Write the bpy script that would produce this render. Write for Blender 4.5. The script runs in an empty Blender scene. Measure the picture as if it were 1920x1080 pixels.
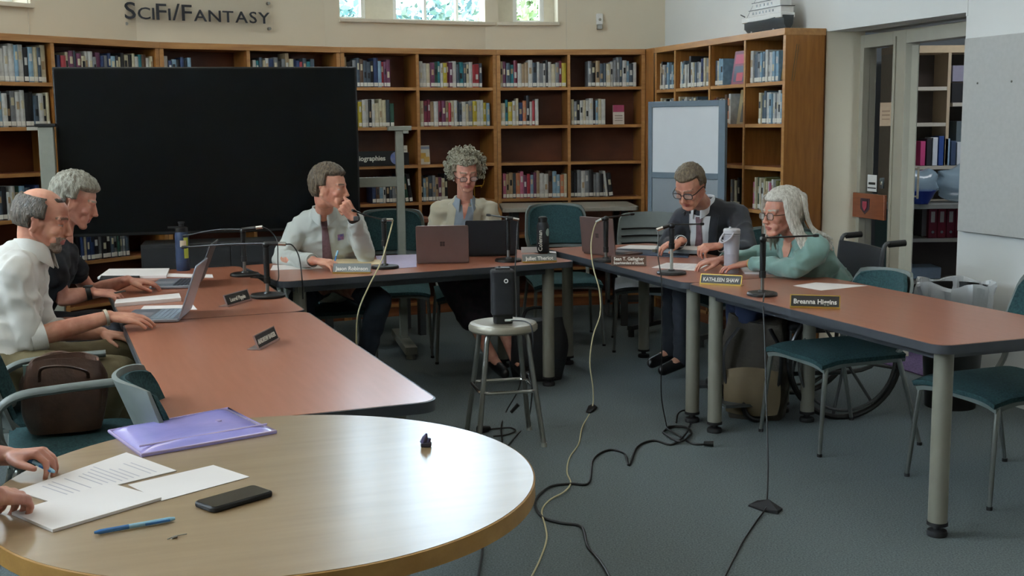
import bpy, bmesh, math, random
import numpy as np
from mathutils import Vector, Matrix, Euler
from mathutils.bvhtree import BVHTree
R = math.radians
PI = math.pi
SC = bpy.context.scene
COL = SC.collection
rnd = random.Random(7)

# ---------------------------------------------------------------- camera
F = 2211.12; H = 1.53; PT = 0.13834013; RO = -0.01145737
_cr, _sr, _ct, _st = math.cos(RO), math.sin(RO), math.cos(PT), math.sin(PT)
cam_d = bpy.data.cameras.new('camera'); cam = bpy.data.objects.new('camera', cam_d); COL.objects.link(cam)
cam_d.sensor_width = 36.0; cam_d.lens = F / 1920 * 36.0; cam_d.clip_start = 0.02; cam_d.clip_end = 200
m3 = Matrix(((_cr, -_sr, 0), (_sr * _st, _cr * _st, -_ct), (_sr * _ct, _cr * _ct, _st)))
cam.matrix_world = Matrix.Translation((0, 0, H)) @ m3.to_4x4()
SC.camera = cam

# ---------------------------------------------------------------- colour management
SC.view_settings.view_transform = 'Standard'
SC.view_settings.look = 'None'
SC.view_settings.exposure = 0.0
SC.view_settings.gamma = 1.0
SC.view_settings.use_curve_mapping = False
SC.cycles.max_bounces = 8
SC.cycles.diffuse_bounces = 4
SC.cycles.glossy_bounces = 4
SC.cycles.transmission_bounces = 6
SC.cycles.sample_clamp_indirect = 6.0

# ---------------------------------------------------------------- sky
w = bpy.data.worlds.new('sky'); SC.world = w; w.use_nodes = True
nt = w.node_tree; nt.nodes.clear()
out = nt.nodes.new('ShaderNodeOutputWorld'); bg = nt.nodes.new('ShaderNodeBackground')
tc = nt.nodes.new('ShaderNodeTexCoord'); nz = nt.nodes.new('ShaderNodeTexNoise'); cr_ = nt.nodes.new('ShaderNodeValToRGB')
nz.inputs['Scale'].default_value = 3.0; nz.inputs['Detail'].default_value = 5
cr_.color_ramp.elements[0].position = .4; cr_.color_ramp.elements[0].color = (.58, .80, 1.0, 1)
cr_.color_ramp.elements[1].position = .6; cr_.color_ramp.elements[1].color = (.82, .93, 1.0, 1)
nt.links.new(tc.outputs['Generated'], nz.inputs['Vector']); nt.links.new(nz.outputs['Fac'], cr_.inputs['Fac'])
nt.links.new(cr_.outputs['Color'], bg.inputs['Color']); bg.inputs['Strength'].default_value = 27.0
nt.links.new(bg.outputs['Background'], out.inputs['Surface'])

def area_light(name, loc, rot, sx, sy, power, col, portal=False):
    d = bpy.data.lights.new(name, 'AREA'); d.shape = 'RECTANGLE'; d.size = sx; d.size_y = sy
    d.energy = power; d.color = col
    o = bpy.data.objects.new(name, d); COL.objects.link(o); o.location = loc; o.rotation_euler = rot
    if portal: d.cycles.is_portal = True
    return o

CEIL = 4.2
# fluorescent panels of the ceiling
LAMPS = [(-2.6, 1.2), (0.6, 1.2), (3.2, 1.2), (-2.6, 4.4), (0.2, 4.4), (2.3, 4.4), (-2.4, 6.9), (0.0, 7.6)]
for lx, ly in LAMPS:
    area_light('ceiling_light', (lx, ly, CEIL - 0.09), (0, 0, 0), 1.15, 0.55, 10.5, (1.0, .91, .78))
area_light('office_light', (4.0, 8.6, 2.62), (0, 0, 0), 1.1, .5, 22, (.95, .97, 1.0))
# area lamps added at unseen side-wall windows, standing in for daylight on the right wall
for ly in (1.2, 4.2):
    area_light('window_daylight', (-4.42, ly, 2.9), (0, R(-90), 0), 1.7, 1.9, 54, (.82, .93, 1.0))

# ---------------------------------------------------------------- pixel helpers (photograph frame 1920x1080 -> place)
def ray(px, py):
    x = (px - 960) / F; y = -(py - 540) / F
    x, y = _cr * x - _sr * y, _sr * x + _cr * y
    return Vector((x, _ct + y * _st, -_st + y * _ct))
def G(px, py, z=0.0):
    d = ray(px, py); t = (z - H) / d.z
    return Vector((d.x * t, d.y * t, z))
def D(px, py, Y):
    d = ray(px, py); t = Y / d.y
    return Vector((d.x * t, Y, H + d.z * t))
def along(P0, P1, px, py=240):
    """distance from P0 towards P1 (plan) where the sight line of the column px meets that line"""
    d = ray(px, py); a = Vector((d.x, d.y)); p = Vector(P0[:2]); q = Vector(P1[:2]) - p; L = q.length; q = q / L
    # p + q*s = a*t
    det = q.x * (-a.y) - q.y * (-a.x)
    return ((-p.x) * (-a.y) - (-p.y) * (-a.x)) / det

# ---------------------------------------------------------------- colours and materials
def lin(h):
    if isinstance(h, str):
        h = h.lstrip('#'); c = [int(h[i:i + 2], 16) / 255 for i in (0, 2, 4)]
    else: c = h
    return tuple(x / 12.92 if x <= .04045 else ((x + .055) / 1.055) ** 2.4 for x in c) + (1,)

def mat(name, col, rough=.5, metal=0., spec=.5, var=.12, vscale=9., bump=0., bscale=60., col2=None, stretch=(1, 1, 1),
        trans=0., ior=1.45, emit=0., alpha=1., sheen=0., coat=0., detail=4, coords='Object'):
    m = bpy.data.materials.new(name); m.use_nodes = True; n = m.node_tree; b = n.nodes['Principled BSDF']
    c = lin(col)
    c2 = lin(col2) if col2 else tuple(max(0, x * (1 - var)) for x in c[:3]) + (1,)
    t = n.nodes.new('ShaderNodeTexCoord'); mp = n.nodes.new('ShaderNodeMapping'); mp.inputs['Scale'].default_value = stretch
    no = n.nodes.new('ShaderNodeTexNoise'); no.inputs['Scale'].default_value = vscale; no.inputs['Detail'].default_value = detail
    rp = n.nodes.new('ShaderNodeValToRGB'); rp.color_ramp.elements[0].position = .35; rp.color_ramp.elements[1].position = .65
    rp.color_ramp.elements[0].color = c2; rp.color_ramp.elements[1].color = c
    n.links.new(t.outputs[coords], mp.inputs['Vector']); n.links.new(mp.outputs['Vector'], no.inputs['Vector'])
    n.links.new(no.outputs['Fac'], rp.inputs['Fac']); n.links.new(rp.outputs['Color'], b.inputs['Base Color'])
    b.inputs['Roughness'].default_value = rough; b.inputs['Metallic'].default_value = metal
    b.inputs['Specular IOR Level'].default_value = spec; b.inputs['IOR'].default_value = ior
    if trans: b.inputs['Transmission Weight'].default_value = trans
    if alpha < 1: b.inputs['Alpha'].default_value = alpha
    if sheen: b.inputs['Sheen Weight'].default_value = sheen
    if coat: b.inputs['Coat Weight'].default_value = coat; b.inputs['Coat Roughness'].default_value = .24
    if emit:
        b.inputs['Emission Strength'].default_value = emit; b.inputs['Emission Color'].default_value = c
    if bump:
        n2 = n.nodes.new('ShaderNodeTexNoise'); n2.inputs['Scale'].default_value = bscale; n2.inputs['Detail'].default_value = 3
        bu = n.nodes.new('ShaderNodeBump'); bu.inputs['Strength'].default_value = bump; bu.inputs['Distance'].default_value = .01
        n.links.new(mp.outputs['Vector'], n2.inputs['Vector']); n.links.new(n2.outputs['Fac'], bu.inputs['Height'])
        n.links.new(bu.outputs['Normal'], b.inputs['Normal'])
    return m

def wood(name, a, bcol, rough=.4, spec=.5, scale=5., stretch=(1, 12, 12), coat=0., contrast=.25, bump=.05):
    m = mat(name, a, rough, 0, spec, col2=bcol, vscale=scale, stretch=stretch, detail=8, bump=bump, bscale=scale * 8, coat=coat)
    for e, p in zip([x for x in m.node_tree.nodes if x.type == 'VALTORGB'][0].color_ramp.elements, (.5 - contrast, .5 + contrast)): e.position = p
    return m

def plainmat(name, col, rough=.4, metal=0., **k):
    return mat(name, col, rough, metal, var=.06, vscale=30, **k)

# ---------------------------------------------------------------- mesh builder
class MB:
    def __init__(s): s.v = []; s.f = []; s.mi = []; s.M = Matrix.Identity(4)
    def add(s, vs, fs, m=0):
        b = len(s.v); s.v += [s.M @ Vector(v) for v in vs]; s.f += [tuple(b + i for i in f) for f in fs]; s.mi += [m] * len(fs); return s
    def box(s, x0, y0, z0, x1, y1, z1, m=0):
        return s.add([(x0, y0, z0), (x1, y0, z0), (x1, y1, z0), (x0, y1, z0), (x0, y0, z1), (x1, y0, z1), (x1, y1, z1), (x0, y1, z1)],
                     [(0, 3, 2, 1), (4, 5, 6, 7), (0, 1, 5, 4), (1, 2, 6, 5), (2, 3, 7, 6), (3, 0, 4, 7)], m)
    def cbox(s, c, sx, sy, sz, m=0, rz=0):
        M = s.M; s.M = M @ Matrix.Translation(c) @ Matrix.Rotation(rz, 4, 'Z')
        s.box(-sx / 2, -sy / 2, -sz / 2, sx / 2, sy / 2, sz / 2, m); s.M = M; return s
    def tube(s, pts, r, n=10, m=0, caps=True, flat=1.0):
        pts = [Vector(p) for p in pts]; k = len(pts)
        rs = r if isinstance(r, (list, tuple)) else [r] * k
        tang = [(pts[min(i + 1, k - 1)] - pts[max(i - 1, 0)]).normalized() for i in range(k)]
        up = Vector((0, 0, 1)) if abs(tang[0].z) < .9 else Vector((0, 1, 0))
        x = tang[0].cross(up).normalized(); vs = []; fs = []
        for i in range(k):
            t = tang[i]; x = (x - t * x.dot(t)).normalized(); y = t.cross(x)
            for j in range(n):
                a = 2 * PI * j / n; vs.append(pts[i] + x * (math.cos(a) * rs[i]) + y * (math.sin(a) * rs[i] * flat))
        for i in range(k - 1):
            for j in range(n):
                j2 = (j + 1) % n; fs.append((i * n + j, i * n + j2, (i + 1) * n + j2, (i + 1) * n + j))
        if caps: fs.append(tuple(range(n - 1, -1, -1))); fs.append(tuple((k - 1) * n + j for j in range(n)))
        return s.add(vs, fs, m)
    def lathe(s, prof, n=24, m=0, c=(0, 0, 0), cap=True):
        vs = []; fs = []; k = len(prof); c = Vector(c)
        for r, z in prof:
            for j in range(n):
                a = 2 * PI * j / n; vs.append((c.x + r * math.cos(a), c.y + r * math.sin(a), c.z + z))
        for i in range(k - 1):
            for j in range(n):
                j2 = (j + 1) % n; fs.append((i * n + j, i * n + j2, (i + 1) * n + j2, (i + 1) * n + j))
        if cap: fs.append(tuple(range(n - 1, -1, -1))); fs.append(tuple((k - 1) * n + j for j in range(n)))
        return s.add(vs, fs, m)
    def prism(s, poly, z0, z1, m=0):
        n = len(poly); vs = [(x, y, z0) for x, y in poly] + [(x, y, z1) for x, y in poly]
        return s.add(vs, [tuple(range(n - 1, -1, -1)), tuple(range(n, 2 * n))] + [(i, (i + 1) % n, n + (i + 1) % n, n + i) for i in range(n)], m)
    def ell(s, c, r, n=16, k=10, m=0, rot=None):
        c = Vector(c); r = r if isinstance(r, (tuple, list)) else (r, r, r); vs = []; fs = []
        Q = rot if rot is not None else Matrix.Identity(3)
        for i in range(1, k):
            t = PI * i / k
            for j in range(n):
                a = 2 * PI * j / n; vs.append(c + Q @ Vector((r[0] * math.sin(t) * math.cos(a), r[1] * math.sin(t) * math.sin(a), r[2] * math.cos(t))))
        top = len(vs); vs.append(c + Q @ Vector((0, 0, r[2]))); vs.append(c + Q @ Vector((0, 0, -r[2])))
        for i in range(k - 2):
            for j in range(n):
                j2 = (j + 1) % n; fs.append((i * n + j, (i + 1) * n + j, (i + 1) * n + j2, i * n + j2))
        for j in range(n):
            j2 = (j + 1) % n; fs.append((top, j, j2)); fs.append((top + 1, (k - 2) * n + j2, (k - 2) * n + j))
        return s.add(vs, fs, m)
    def build(s, name, mats, parent=None, bevel=0, smooth=35, seg=2, solid=0):
        me = bpy.data.meshes.new(name); me.from_pydata([tuple(v) for v in s.v], [], s.f)
        mats = mats if isinstance(mats, (list, tuple)) else [mats]
        for m in mats: me.materials.append(m)
        if len(mats) > 1: me.polygons.foreach_set('material_index', s.mi)
        me.update()
        if smooth:
            me.polygons.foreach_set('use_smooth', [True] * len(me.polygons)); me.set_sharp_from_angle(angle=R(smooth))
        o = bpy.data.objects.new(name, me); COL.objects.link(o)
        if parent: o.parent = parent
        if solid:
            q = o.modifiers.new('solid', 'SOLIDIFY'); q.thickness = solid; q.offset = 0
        if bevel:
            q = o.modifiers.new('bevel', 'BEVEL'); q.width = bevel; q.segments = seg; q.limit_method = 'ANGLE'; q.angle_limit = R(40)
        return o

def rrect(x0, y0, x1, y1, r, n=6):
    out = []
    for cx, cy, a0 in ((x1 - r, y1 - r, 0), (x0 + r, y1 - r, 90), (x0 + r, y0 + r, 180), (x1 - r, y0 + r, 270)):
        for i in range(n + 1):
            a = R(a0 + 90 * i / n); out.append((cx + r * math.cos(a), cy + r * math.sin(a)))
    return out

def tag(o, label=None, cat=None, group=None, kind=None):
    if label: o['label'] = label
    if cat: o['category'] = cat
    if group: o['group'] = group
    if kind: o['kind'] = kind
    return o
def thing(name, label, cat, loc=(0, 0, 0), rz=0., group=None):
    o = bpy.data.objects.new(name, None); COL.objects.link(o); o.empty_display_size = .1
    o.location = loc; o.rotation_euler = (0, 0, rz)
    return tag(o, label, cat, group)
def struct(o, label=None):
    o['kind'] = 'structure'
    if label: o['label'] = label
    return o
def copy_tree(o, parent=None):
    c = o.copy(); COL.objects.link(c); c.parent = parent
    for ch in list(o.children): copy_tree(ch, c)
    return c
def text_mesh(body, name, size, material, parent, M, extrude=.0008, font_shear=0, align='CENTER', bold=0.0, xs=1.0):
    cu = bpy.data.curves.new(name, 'FONT'); cu.body = body; cu.size = size; cu.align_x = align; cu.align_y = 'CENTER'
    cu.extrude = extrude; cu.offset = bold; cu.shear = font_shear; cu.resolution_u = 3
    t = bpy.data.objects.new(name, cu); COL.objects.link(t)
    dg = bpy.context.evaluated_depsgraph_get(); dg.update()
    me = bpy.data.meshes.new_from_object(t.evaluated_get(dg)); bpy.data.objects.remove(t); bpy.data.curves.remove(cu)
    me.transform(M @ Matrix.Diagonal((xs, 1, 1, 1))); me.materials.clear(); me.materials.append(material)
    o = bpy.data.objects.new(name, me); COL.objects.link(o)
    if parent: o.parent = parent
    return o
def smooth_path(pts, n=8):
    """Catmull-Rom through points"""
    P = [Vector(p) for p in pts]; P = [P[0] * 2 - P[1]] + P + [P[-1] * 2 - P[-2]]; out = []
    for i in range(1, len(P) - 2):
        a, b, c, d = P[i - 1:i + 3]
        for k in range(n):
            t = k / n
            out.append(.5 * ((2 * b) + (c - a) * t + (2 * a - 5 * b + 4 * c - d) * t * t + (3 * b - a - 3 * c + d) * t ** 3))
    out.append(P[-2]); return out
def basis(origin, xdir, ydir):
    """matrix with x along xdir, y close to ydir"""
    x = Vector(xdir).normalized(); z = x.cross(Vector(ydir)).normalized(); y = z.cross(x)
    m = Matrix((x, y, z)).transposed().to_4x4(); m.translation = Vector(origin); return m

# ---------------------------------------------------------------- materials of the place
M = {}
M['wall'] = mat('wall_paint_cream', '#d3c9b3', .75, spec=.3, var=.03, vscale=2, bump=.03, bscale=120)
M['wallw'] = mat('wall_paint_white', '#dcdedb', .7, spec=.3, var=.03, vscale=2, bump=.03, bscale=120)
M['ceil'] = mat('ceiling_tile', '#e6e4dc', .8, var=.05, vscale=14)
M['carpet'] = mat('blue_grey_carpet', '#687071', .95, spec=.1, col2='#4d5655', vscale=150, bump=.2, bscale=220, detail=6)
M['purple'] = mat('purple_carpet', '#6a5a78', .95, spec=.1, col2='#50445e', vscale=90, bump=.4, bscale=160)
M['shelfw'] = wood('shelf_wood', '#8a5130', '#69391d', .38, scale=4, stretch=(1.2, 10, 10), contrast=.2)
M['shelfb'] = wood('shelf_back_wood', '#6b371d', '#4f2712', .5, scale=3, stretch=(1.2, 10, 2), contrast=.2)
M['shelfv'] = wood('shelf_upright_wood', '#93602c', '#7d4e1e', .38, scale=4, stretch=(10, 10, 1.2), contrast=.2)
M['shelfe'] = wood('shelf_edge_oak', '#a97a48', '#8f6236', .4, scale=4, stretch=(1.2, 10, 10), contrast=.2)
M['frame'] = mat('painted_frame', '#a39d8c', .45, var=.05)
M['white'] = plainmat('white_paint', '#e6e6e2', .5)
M['trim'] = plainmat('trim_cream', '#cfc7b4', .5)
M['glass'] = mat('clear_glass', '#ffffff', .0, trans=1., ior=1.05, var=0, spec=.4)
M['black'] = plainmat('black_plastic', '#121212', .35)
M['blackm'] = plainmat('black_matte', '#141416', .7)
M['grey'] = plainmat('grey_plastic', '#6d706b', .5)
M['dgrey'] = plainmat('dark_grey_plastic', '#3a3c3c', .5)
M['lgrey'] = plainmat('light_grey_paint', '#9a9b94', .5)
M['chrome'] = mat('chrome', '#c9c9c6', .18, metal=1, var=.05)
M['steel'] = mat('brushed_steel', '#8d8d88', .35, metal=.9, var=.12)
M['postg'] = plainmat('post_grey', '#84857a', .5)

# ---------------------------------------------------------------- room shell
A0 = Vector((-3.192, 7.551)); AB = Vector((-2.479, 8.498)); BC = Vector((-1.302, 9.233)); CD = Vector((-.108, 9.781)); DE = Vector((1.126, 9.937))
dA = (AB - A0).normalized(); A0 = A0 - dA * .62
RW0 = Vector((2.10, 7.95)); rw = Vector((.31, -.95)).normalized()      # inner face of the side wall
RS = Vector((1.19, 9.78)); RE = Vector((1.81, 7.846))                   # front line of the side bookcase
def nrm(a, b):
    d = (b - a).normalized(); return Vector((-d.y, d.x))
def meet(p, d, q, e):
    det = d.x * (-e.y) - d.y * (-e.x); r = q - p
    return p + d * ((r.x * (-e.y) - r.y * (-e.x)) / det)
fr = [A0, AB, BC, CD, DE]; OFF = .33
lines = [(fr[i] + nrm(fr[i], fr[i + 1]) * OFF, (fr[i + 1] - fr[i]).normalized()) for i in range(4)]
W = [lines[0][0] - lines[0][1] * 1.6]
for i in range(3): W.append(meet(*lines[i], *lines[i + 1]))
W.append(meet(*lines[3], RW0, rw))

def wall_seg(mb, P0, P1, z0, z1, th, holes=(), m=0, out=1):
    """upright wall between plan points, grown outwards (to the other side of the room)"""
    d = (P1 - P0); L = d.length; a = math.atan2(d.y, d.x)
    Mx = mb.M; mb.M = Matrix.Translation((P0.x, P0.y, 0)) @ Matrix.Rotation(a, 4, 'Z')
    y0, y1 = (0, th) if out > 0 else (-th, 0)
    us = sorted(set([0, L] + [h[0] for h in holes] + [h[1] for h in holes]))
    for u0, u1 in zip(us[:-1], us[1:]):
        hs = sorted([h for h in holes if h[0] <= u0 + 1e-6 and h[1] >= u1 - 1e-6], key=lambda h: h[2])
        z = z0
        for h in hs:
            if h[2] > z: mb.box(u0, y0, z, u1, y1, h[2], m)
            z = h[3]
        if z1 > z: mb.box(u0, y0, z, u1, y1, z1, m)
    mb.M = Mx
WT = .30
SILL = 2.375; WTOP = 3.85
def hole(P0, P1, a, b, z0=SILL, z1=WTOP): return (along(P0, P1, a, 20), along(P0, P1, b, 20), z0, z1)
hA = hole(W[0], W[1], -150, 58, 2.36, 2.72); hC = hole(W[2], W[3], 637, 924); hD = hole(W[3], W[4], 934, 1046)
mb = MB()
wall_seg(mb, W[0], W[1], 0, CEIL, WT, [hA]); wall_seg(mb, W[1], W[2], 0, CEIL, WT)
wall_seg(mb, W[2], W[3], 0, CEIL, WT, [hC]); wall_seg(mb, W[3], W[4], 0, CEIL, WT, [hD])
struct(mb.build('wall_back', M['wall'], smooth=0))
# side wall with the doorway
DP0 = RW0.copy(); DP1 = RW0 + rw * 1.37; REND = RW0 + rw * 12.2
mb = MB()
wall_seg(mb, W[4] - rw * .0, DP0, 0, CEIL, .2)
wall_seg(mb, DP0, DP1, 2.11, CEIL, .2); wall_seg(mb, DP1, REND, 0, CEIL, .2)
struct(mb.build('wall_right', M['wallw'], smooth=0))
mb = MB(); LW0 = Vector((-4.5, -3.6)); LW1 = Vector((-4.5, W[0].y + .2))
wall_seg(mb, LW0, LW1, 0, CEIL, .2, [(3.85, 5.75, 2.05, 3.75), (6.85, 8.75, 2.05, 3.75)]); struct(mb.build('wall_left', M['wall'], smooth=0))
mb = MB(); wall_seg(mb, Vector((6.2, -3.6)), LW0, 0, CEIL, .2); struct(mb.build('wall_front', M['wall'], smooth=0))
mb = MB(); mb.box(-5.0, -4, -.06, 7.5, 12, 0); struct(mb.build('floor', M['carpet'], smooth=0))
mb = MB(); mb.box(-5.0, -4, CEIL, 7.5, 11.2, CEIL + .1); struct(mb.build('ceiling', M['ceil'], smooth=0))
# ceiling light housings
for k, (lx, ly) in enumerate(LAMPS):
    t = thing('ceiling_light_fixture', 'white rectangular light fixture on the ceiling', 'light', (lx, ly, CEIL), group='ceiling light fixtures')
    b = MB(); b.box(-.62, -.32, -.08, .62, -.29, 0).box(-.62, .29, -.08, .62, .32, 0).box(-.62, -.29, -.08, -.59, .29, 0).box(.59, -.29, -.08, .62, .29, 0).box(-.59, -.29, -.02, .59, .29, 0)
    b.build('housing', M['white'], t, smooth=0)

# windows
def window(name, P0, P1, u0, u1, z0, z1, off, cols=1, rows=2, fw=.05, parent_label=None):
    d = (P1 - P0); a = math.atan2(d.y, d.x)
    f = MB(); f.M = Matrix.Translation((P0.x, P0.y, 0)) @ Matrix.Rotation(a, 4, 'Z')
    f.box(u0, off, z0, u1, off + .06, z0 + fw).box(u0, off, z1 - fw, u1, off + .06, z1).box(u0, off, z0 + fw, u0 + fw, off + .06, z1 - fw).box(u1 - fw, off, z0 + fw, u1, off + .06, z1 - fw)
    for i in range(1, cols):
        x = u0 + (u1 - u0) * i / cols; f.box(x - .012, off + .01, z0 + fw, x + .012, off + .05, z1 - fw)
    for i in range(1, rows):
        z = z0 + (z1 - z0) * i / rows; f.box(u0 + fw, off + .012, z - .012, u1 - fw, off + .048, z + .012)
    o = struct(f.build(name, M['white'], smooth=0))
    g = MB(); g.M = f.M; g.box(u0 + fw * .9, off + .027, z0 + fw * .9, u1 - fw * .9, off + .033, z1 - fw * .9); g.build('pane', M['glass'], o, smooth=0)
    return o
def wu(P0, P1, px, off=.2):
    d = (P1 - P0).normalized(); n = Vector((-d.y, d.x)); return along(P0 + n * off, P1 + n * off, px, 20)
window('window_1', W[0], W[1], hA[0], hA[1], 2.36, 2.72, .22, 2, 1)
window('window_2', W[2], W[3], hC[0], wu(W[2], W[3], 686), SILL, WTOP, .22, 1, fw=.035)
c0, c1 = wu(W[2], W[3], 738), wu(W[2], W[3], 918)
window('window_3', W[2], W[3], c0, c1, SILL, WTOP, .22, 3, 3, fw=.03)
e0, e1 = wu(W[3], W[4], 962), wu(W[3], W[4], 1020)
window('window_4', W[3], W[4], e0, e1, SILL, WTOP, .22, 1, 2, fw=.035)
mb = MB()
for P0, P1, sp in ((W[2], W[3], [(wu(W[2], W[3], 686), c0), (c1, hC[1] + .0)]), (W[3], W[4], [(hD[0], e0), (e1, hD[1])])):
    d = P1 - P0; mb.M = Matrix.Translation((P0.x, P0.y, 0)) @ Matrix.Rotation(math.atan2(d.y, d.x), 4, 'Z')
    for a, b in sp: mb.box(a, .215, SILL, b, .29, WTOP)
struct(mb.build('trim_1', M['trim'], smooth=0))
mb = MB()
for P0, P1, h in ((W[2], W[3], hC), (W[3], W[4], hD), (W[0], W[1], hA)):
    d = P1 - P0; mb.M = Matrix.Translation((P0.x, P0.y, 0)) @ Matrix.Rotation(math.atan2(d.y, d.x), 4, 'Z')
    mb.box(h[0] - .01, -.035, h[2] - .028, h[1] + .01, .22, h[2] + .002)
struct(mb.build('trim_2', M['trim'], bevel=.004, smooth=0))
for k, u in enumerate((3.85, 6.85)):
    window('window_%d' % (5 + k), LW0, LW1, u, u + 1.9, 2.05, 3.75, .06, 2, 2)  # unseen windows added so that daylight reaches the right wall
# vertical joints in the plaster
mb = MB()
for P0, P1, px in ((W[0], W[1], 55), (W[3], W[4], 1062)):
    u = along(P0, P1, px, 60); d = P1 - P0; mb.M = Matrix.Translation((P0.x, P0.y, 0)) @ Matrix.Rotation(math.atan2(d.y, d.x), 4, 'Z')
    mb.box(u - .003, -.004, 2.14, u + .003, .01, 4.1)
struct(mb.build('trim_3', M['trim'], smooth=0))
mb = MB(); dd = REND - DP1; u = .015
mb.M = Matrix.Translation((DP1.x, DP1.y, 0)) @ Matrix.Rotation(math.atan2(dd.y, dd.x), 4, 'Z'); mb.box(.0, -.004, 2.09, .012, .01, CEIL)
struct(mb.build('trim_4', M['wallw'], smooth=0))

# ---- recessed glazed screen and doorway
F0 = Vector((2.37, 8.0)); F1 = Vector((2.74, 6.62))
dF = F1 - F0; aF = math.atan2(dF.y, dF.x); MF = Matrix.Translation((F0.x, F0.y, 0)) @ Matrix.Rotation(aF, 4, 'Z')
def fu(px, py=300): return along(F0, F1, px, py)
mb = MB()   # splayed reveal, far jamb wall, soffit
wall_seg(mb, DP0 + Vector((0.0, .0)), F0 + Vector((.0, .0)), 0, 2.11, .12)
struct(mb.build('wall_reveal', M['wall'], smooth=0))
mb = MB(); n2 = Vector((-rw.y, rw.x))
mb.prism([tuple(DP0 + Vector((.01, .0))), tuple(DP1), tuple(F1 + Vector((.3, .0))), tuple(F0 + Vector((.3, .2)))], 2.1105, 2.18); struct(mb.build('ceiling_doorway', M['ceil'], smooth=0))
u_a, u_b, u_c, u_d, u_e = fu(1603), fu(1621), fu(1675), fu(1699), fu(1722)
mb = MB(); mb.M = MF
mb.box(u_a - .02, -.03, 0, u_b, .07, 2.085).box(u_b, -.03, 2.0, u_c, .07, 2.085).box(u_c, -.03, 0, u_d, .07, 2.085)
mb.box(u_b, -.02, 0, u_c, .06, .12).box(u_d, -.03, 2.0, dF.length + .25, .07, 2.085)
mb.box(u_a + .02, -.04, 0, u_a + .032, -.03, 2.05).box(u_c + .03, -.042, 0, u_c + .042, -.03, 2.05)
fo = struct(mb.build('door_1', M['frame'], bevel=.003, smooth=0))
g = MB(); g.M = MF; g.box(u_b, .015, .12, u_c, .021, 2.0); g.build('pane', M['glass'], fo, smooth=0)
# open door leaf, swung into the office
leaf = MB(); hx = MF @ Vector((u_d + .01, .03, 0)); ang = R(71.5)
leaf.M = Matrix.Translation(hx) @ Matrix.Rotation(ang, 4, 'Z')
leaf.box(0, -.022, .01, .12, .022, 1.99).box(.78, -.022, .01, .9, .022, 1.99).box(.12, -.022, .01, .78, .022, .25).box(.12, -.022, 1.85, .78, .022, 1.99).box(.12, -.022, .95, .78, .022, 1.1)
lo = struct(leaf.build('door_2', M['frame'], bevel=.003, smooth=0))
g = MB(); g.M = leaf.M; g.box(.12, -.003, .25, .78, .003, .95).box(.12, -.003, 1.1, .78, .003, 1.85); g.build('pane', M['glass'], lo, smooth=0)
g = MB(); g.M = leaf.M; g.box(.80, -.06, .98, .83, -.045, 1.2).box(.80, -.05, .99, .83, -.02, 1.0).box(.80, -.05, 1.18, .83, -.02, 1.19); g.build('door_handle', M['chrome'], lo, smooth=0)
# office behind
mb = MB(); mb.prism([(2.2, 7.75), (2.63, 6.4), (7.4, 6.3), (7.4, 11.2), (1.32, 11.2), (1.32, 10.6), (2.27, 7.92)], .002, .008); struct(mb.build('floor_office', M['purple'], smooth=0))
mb = MB(); mb.box(1.5, 10.35, 0, 6.6, 10.45, 2.7); mb.box(6.5, 6.2, 0, 6.6, 10.35, 2.7); mb.box(3.1, 6.0, 0, 6.6, 6.1, 2.7); struct(mb.build('wall_office', plainmat('office_wall', '#8f979b', .7), smooth=0))
mb = MB(); mb.prism([(2.35, 7.75), (3.2, 5.9), (6.7, 5.9), (6.7, 10.5), (1.45, 10.5)], 2.68, 2.75); struct(mb.build('ceiling_office', M['ceil'], smooth=0))

# ---------------------------------------------------------------- bookcases and books
ZS = [.10, .33, .61, .915, 1.213, 1.515, 1.825]
CASES = []
def bookcase(label, P0, P1, divs, zs=ZS, depth=.30, top=2.13, endw=.03, base_to=0.1):
    P0 = Vector(P0); P1 = Vector(P1); d = P1 - P0; L = d.length; a = math.atan2(d.y, d.x)
    t = thing('bookcase', label, 'bookcase', (P0.x, P0.y, 0), a, group='oak library bookcases round the room')
    us = [0] + divs + [L]; e = endw
    for k, x in enumerate(us):
        b = MB()
        if k in (0, len(us) - 1):
            x0 = x + .002 if k == 0 else x - e - .002
            b.box(x0, .0, 0, x0 + e, depth, top - .045); nm = 'side_panel'
        else:
            b.box(x - .012, .004, .1, x + .012, depth - .012, top - .045); nm = 'divider'
        # pale edge strip on the front
        bx = b.build(nm, [M['shelfv']], t, smooth=0)
        s_ = MB(); x0, x1 = (b.v[0][0], b.v[1][0]); s_.box(x0, -.004, 0 if nm == 'side_panel' else .1, x1, 0, top - .045); s_.build('edge_strip', M['shelfe'], bx, smooth=0)
    b = MB(); b.box(0.002, depth - .012, .05, L - .002, depth, top - .045); b.build('back_panel', M['shelfb'], t, smooth=0)
    b = MB(); b.box(.001, -.012, top - .045, L - .001, depth, top); b.build('top_board', M['shelfe'], t, bevel=.003, smooth=0)
    b = MB(); b.box(.03, .01, 0, L - .03, .03, .075); b.build('plinth', M['shelfw'], t, smooth=0)
    bays = []
    for k in range(len(us) - 1):
        x0 = us[k] + (e + .002 if k == 0 else .012); x1 = us[k + 1] - (e + .002 if k == len(us) - 2 else .012); bays.append((x0, x1))
        for z in zs:
            b = MB(); b.box(x0, .003, z - .024, x1, depth - .014, z); sh = b.build('shelf', M['shelfw'], t, smooth=0)
            s_ = MB(); s_.box(x0, -.001, z - .024, x1, .003, z); s_.build('edge_strip', M['shelfe'], sh, smooth=0)
    c = dict(t=t, P0=P0, P1=P1, a=a, bays=bays, zs=zs, L=L, Mx=Matrix.Translation((P0.x, P0.y, 0)) @ Matrix.Rotation(a, 4, 'Z'))
    CASES.append(c); return c
def al(P0, P1, px, py=240): return along(P0, P1, px, py)
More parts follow.
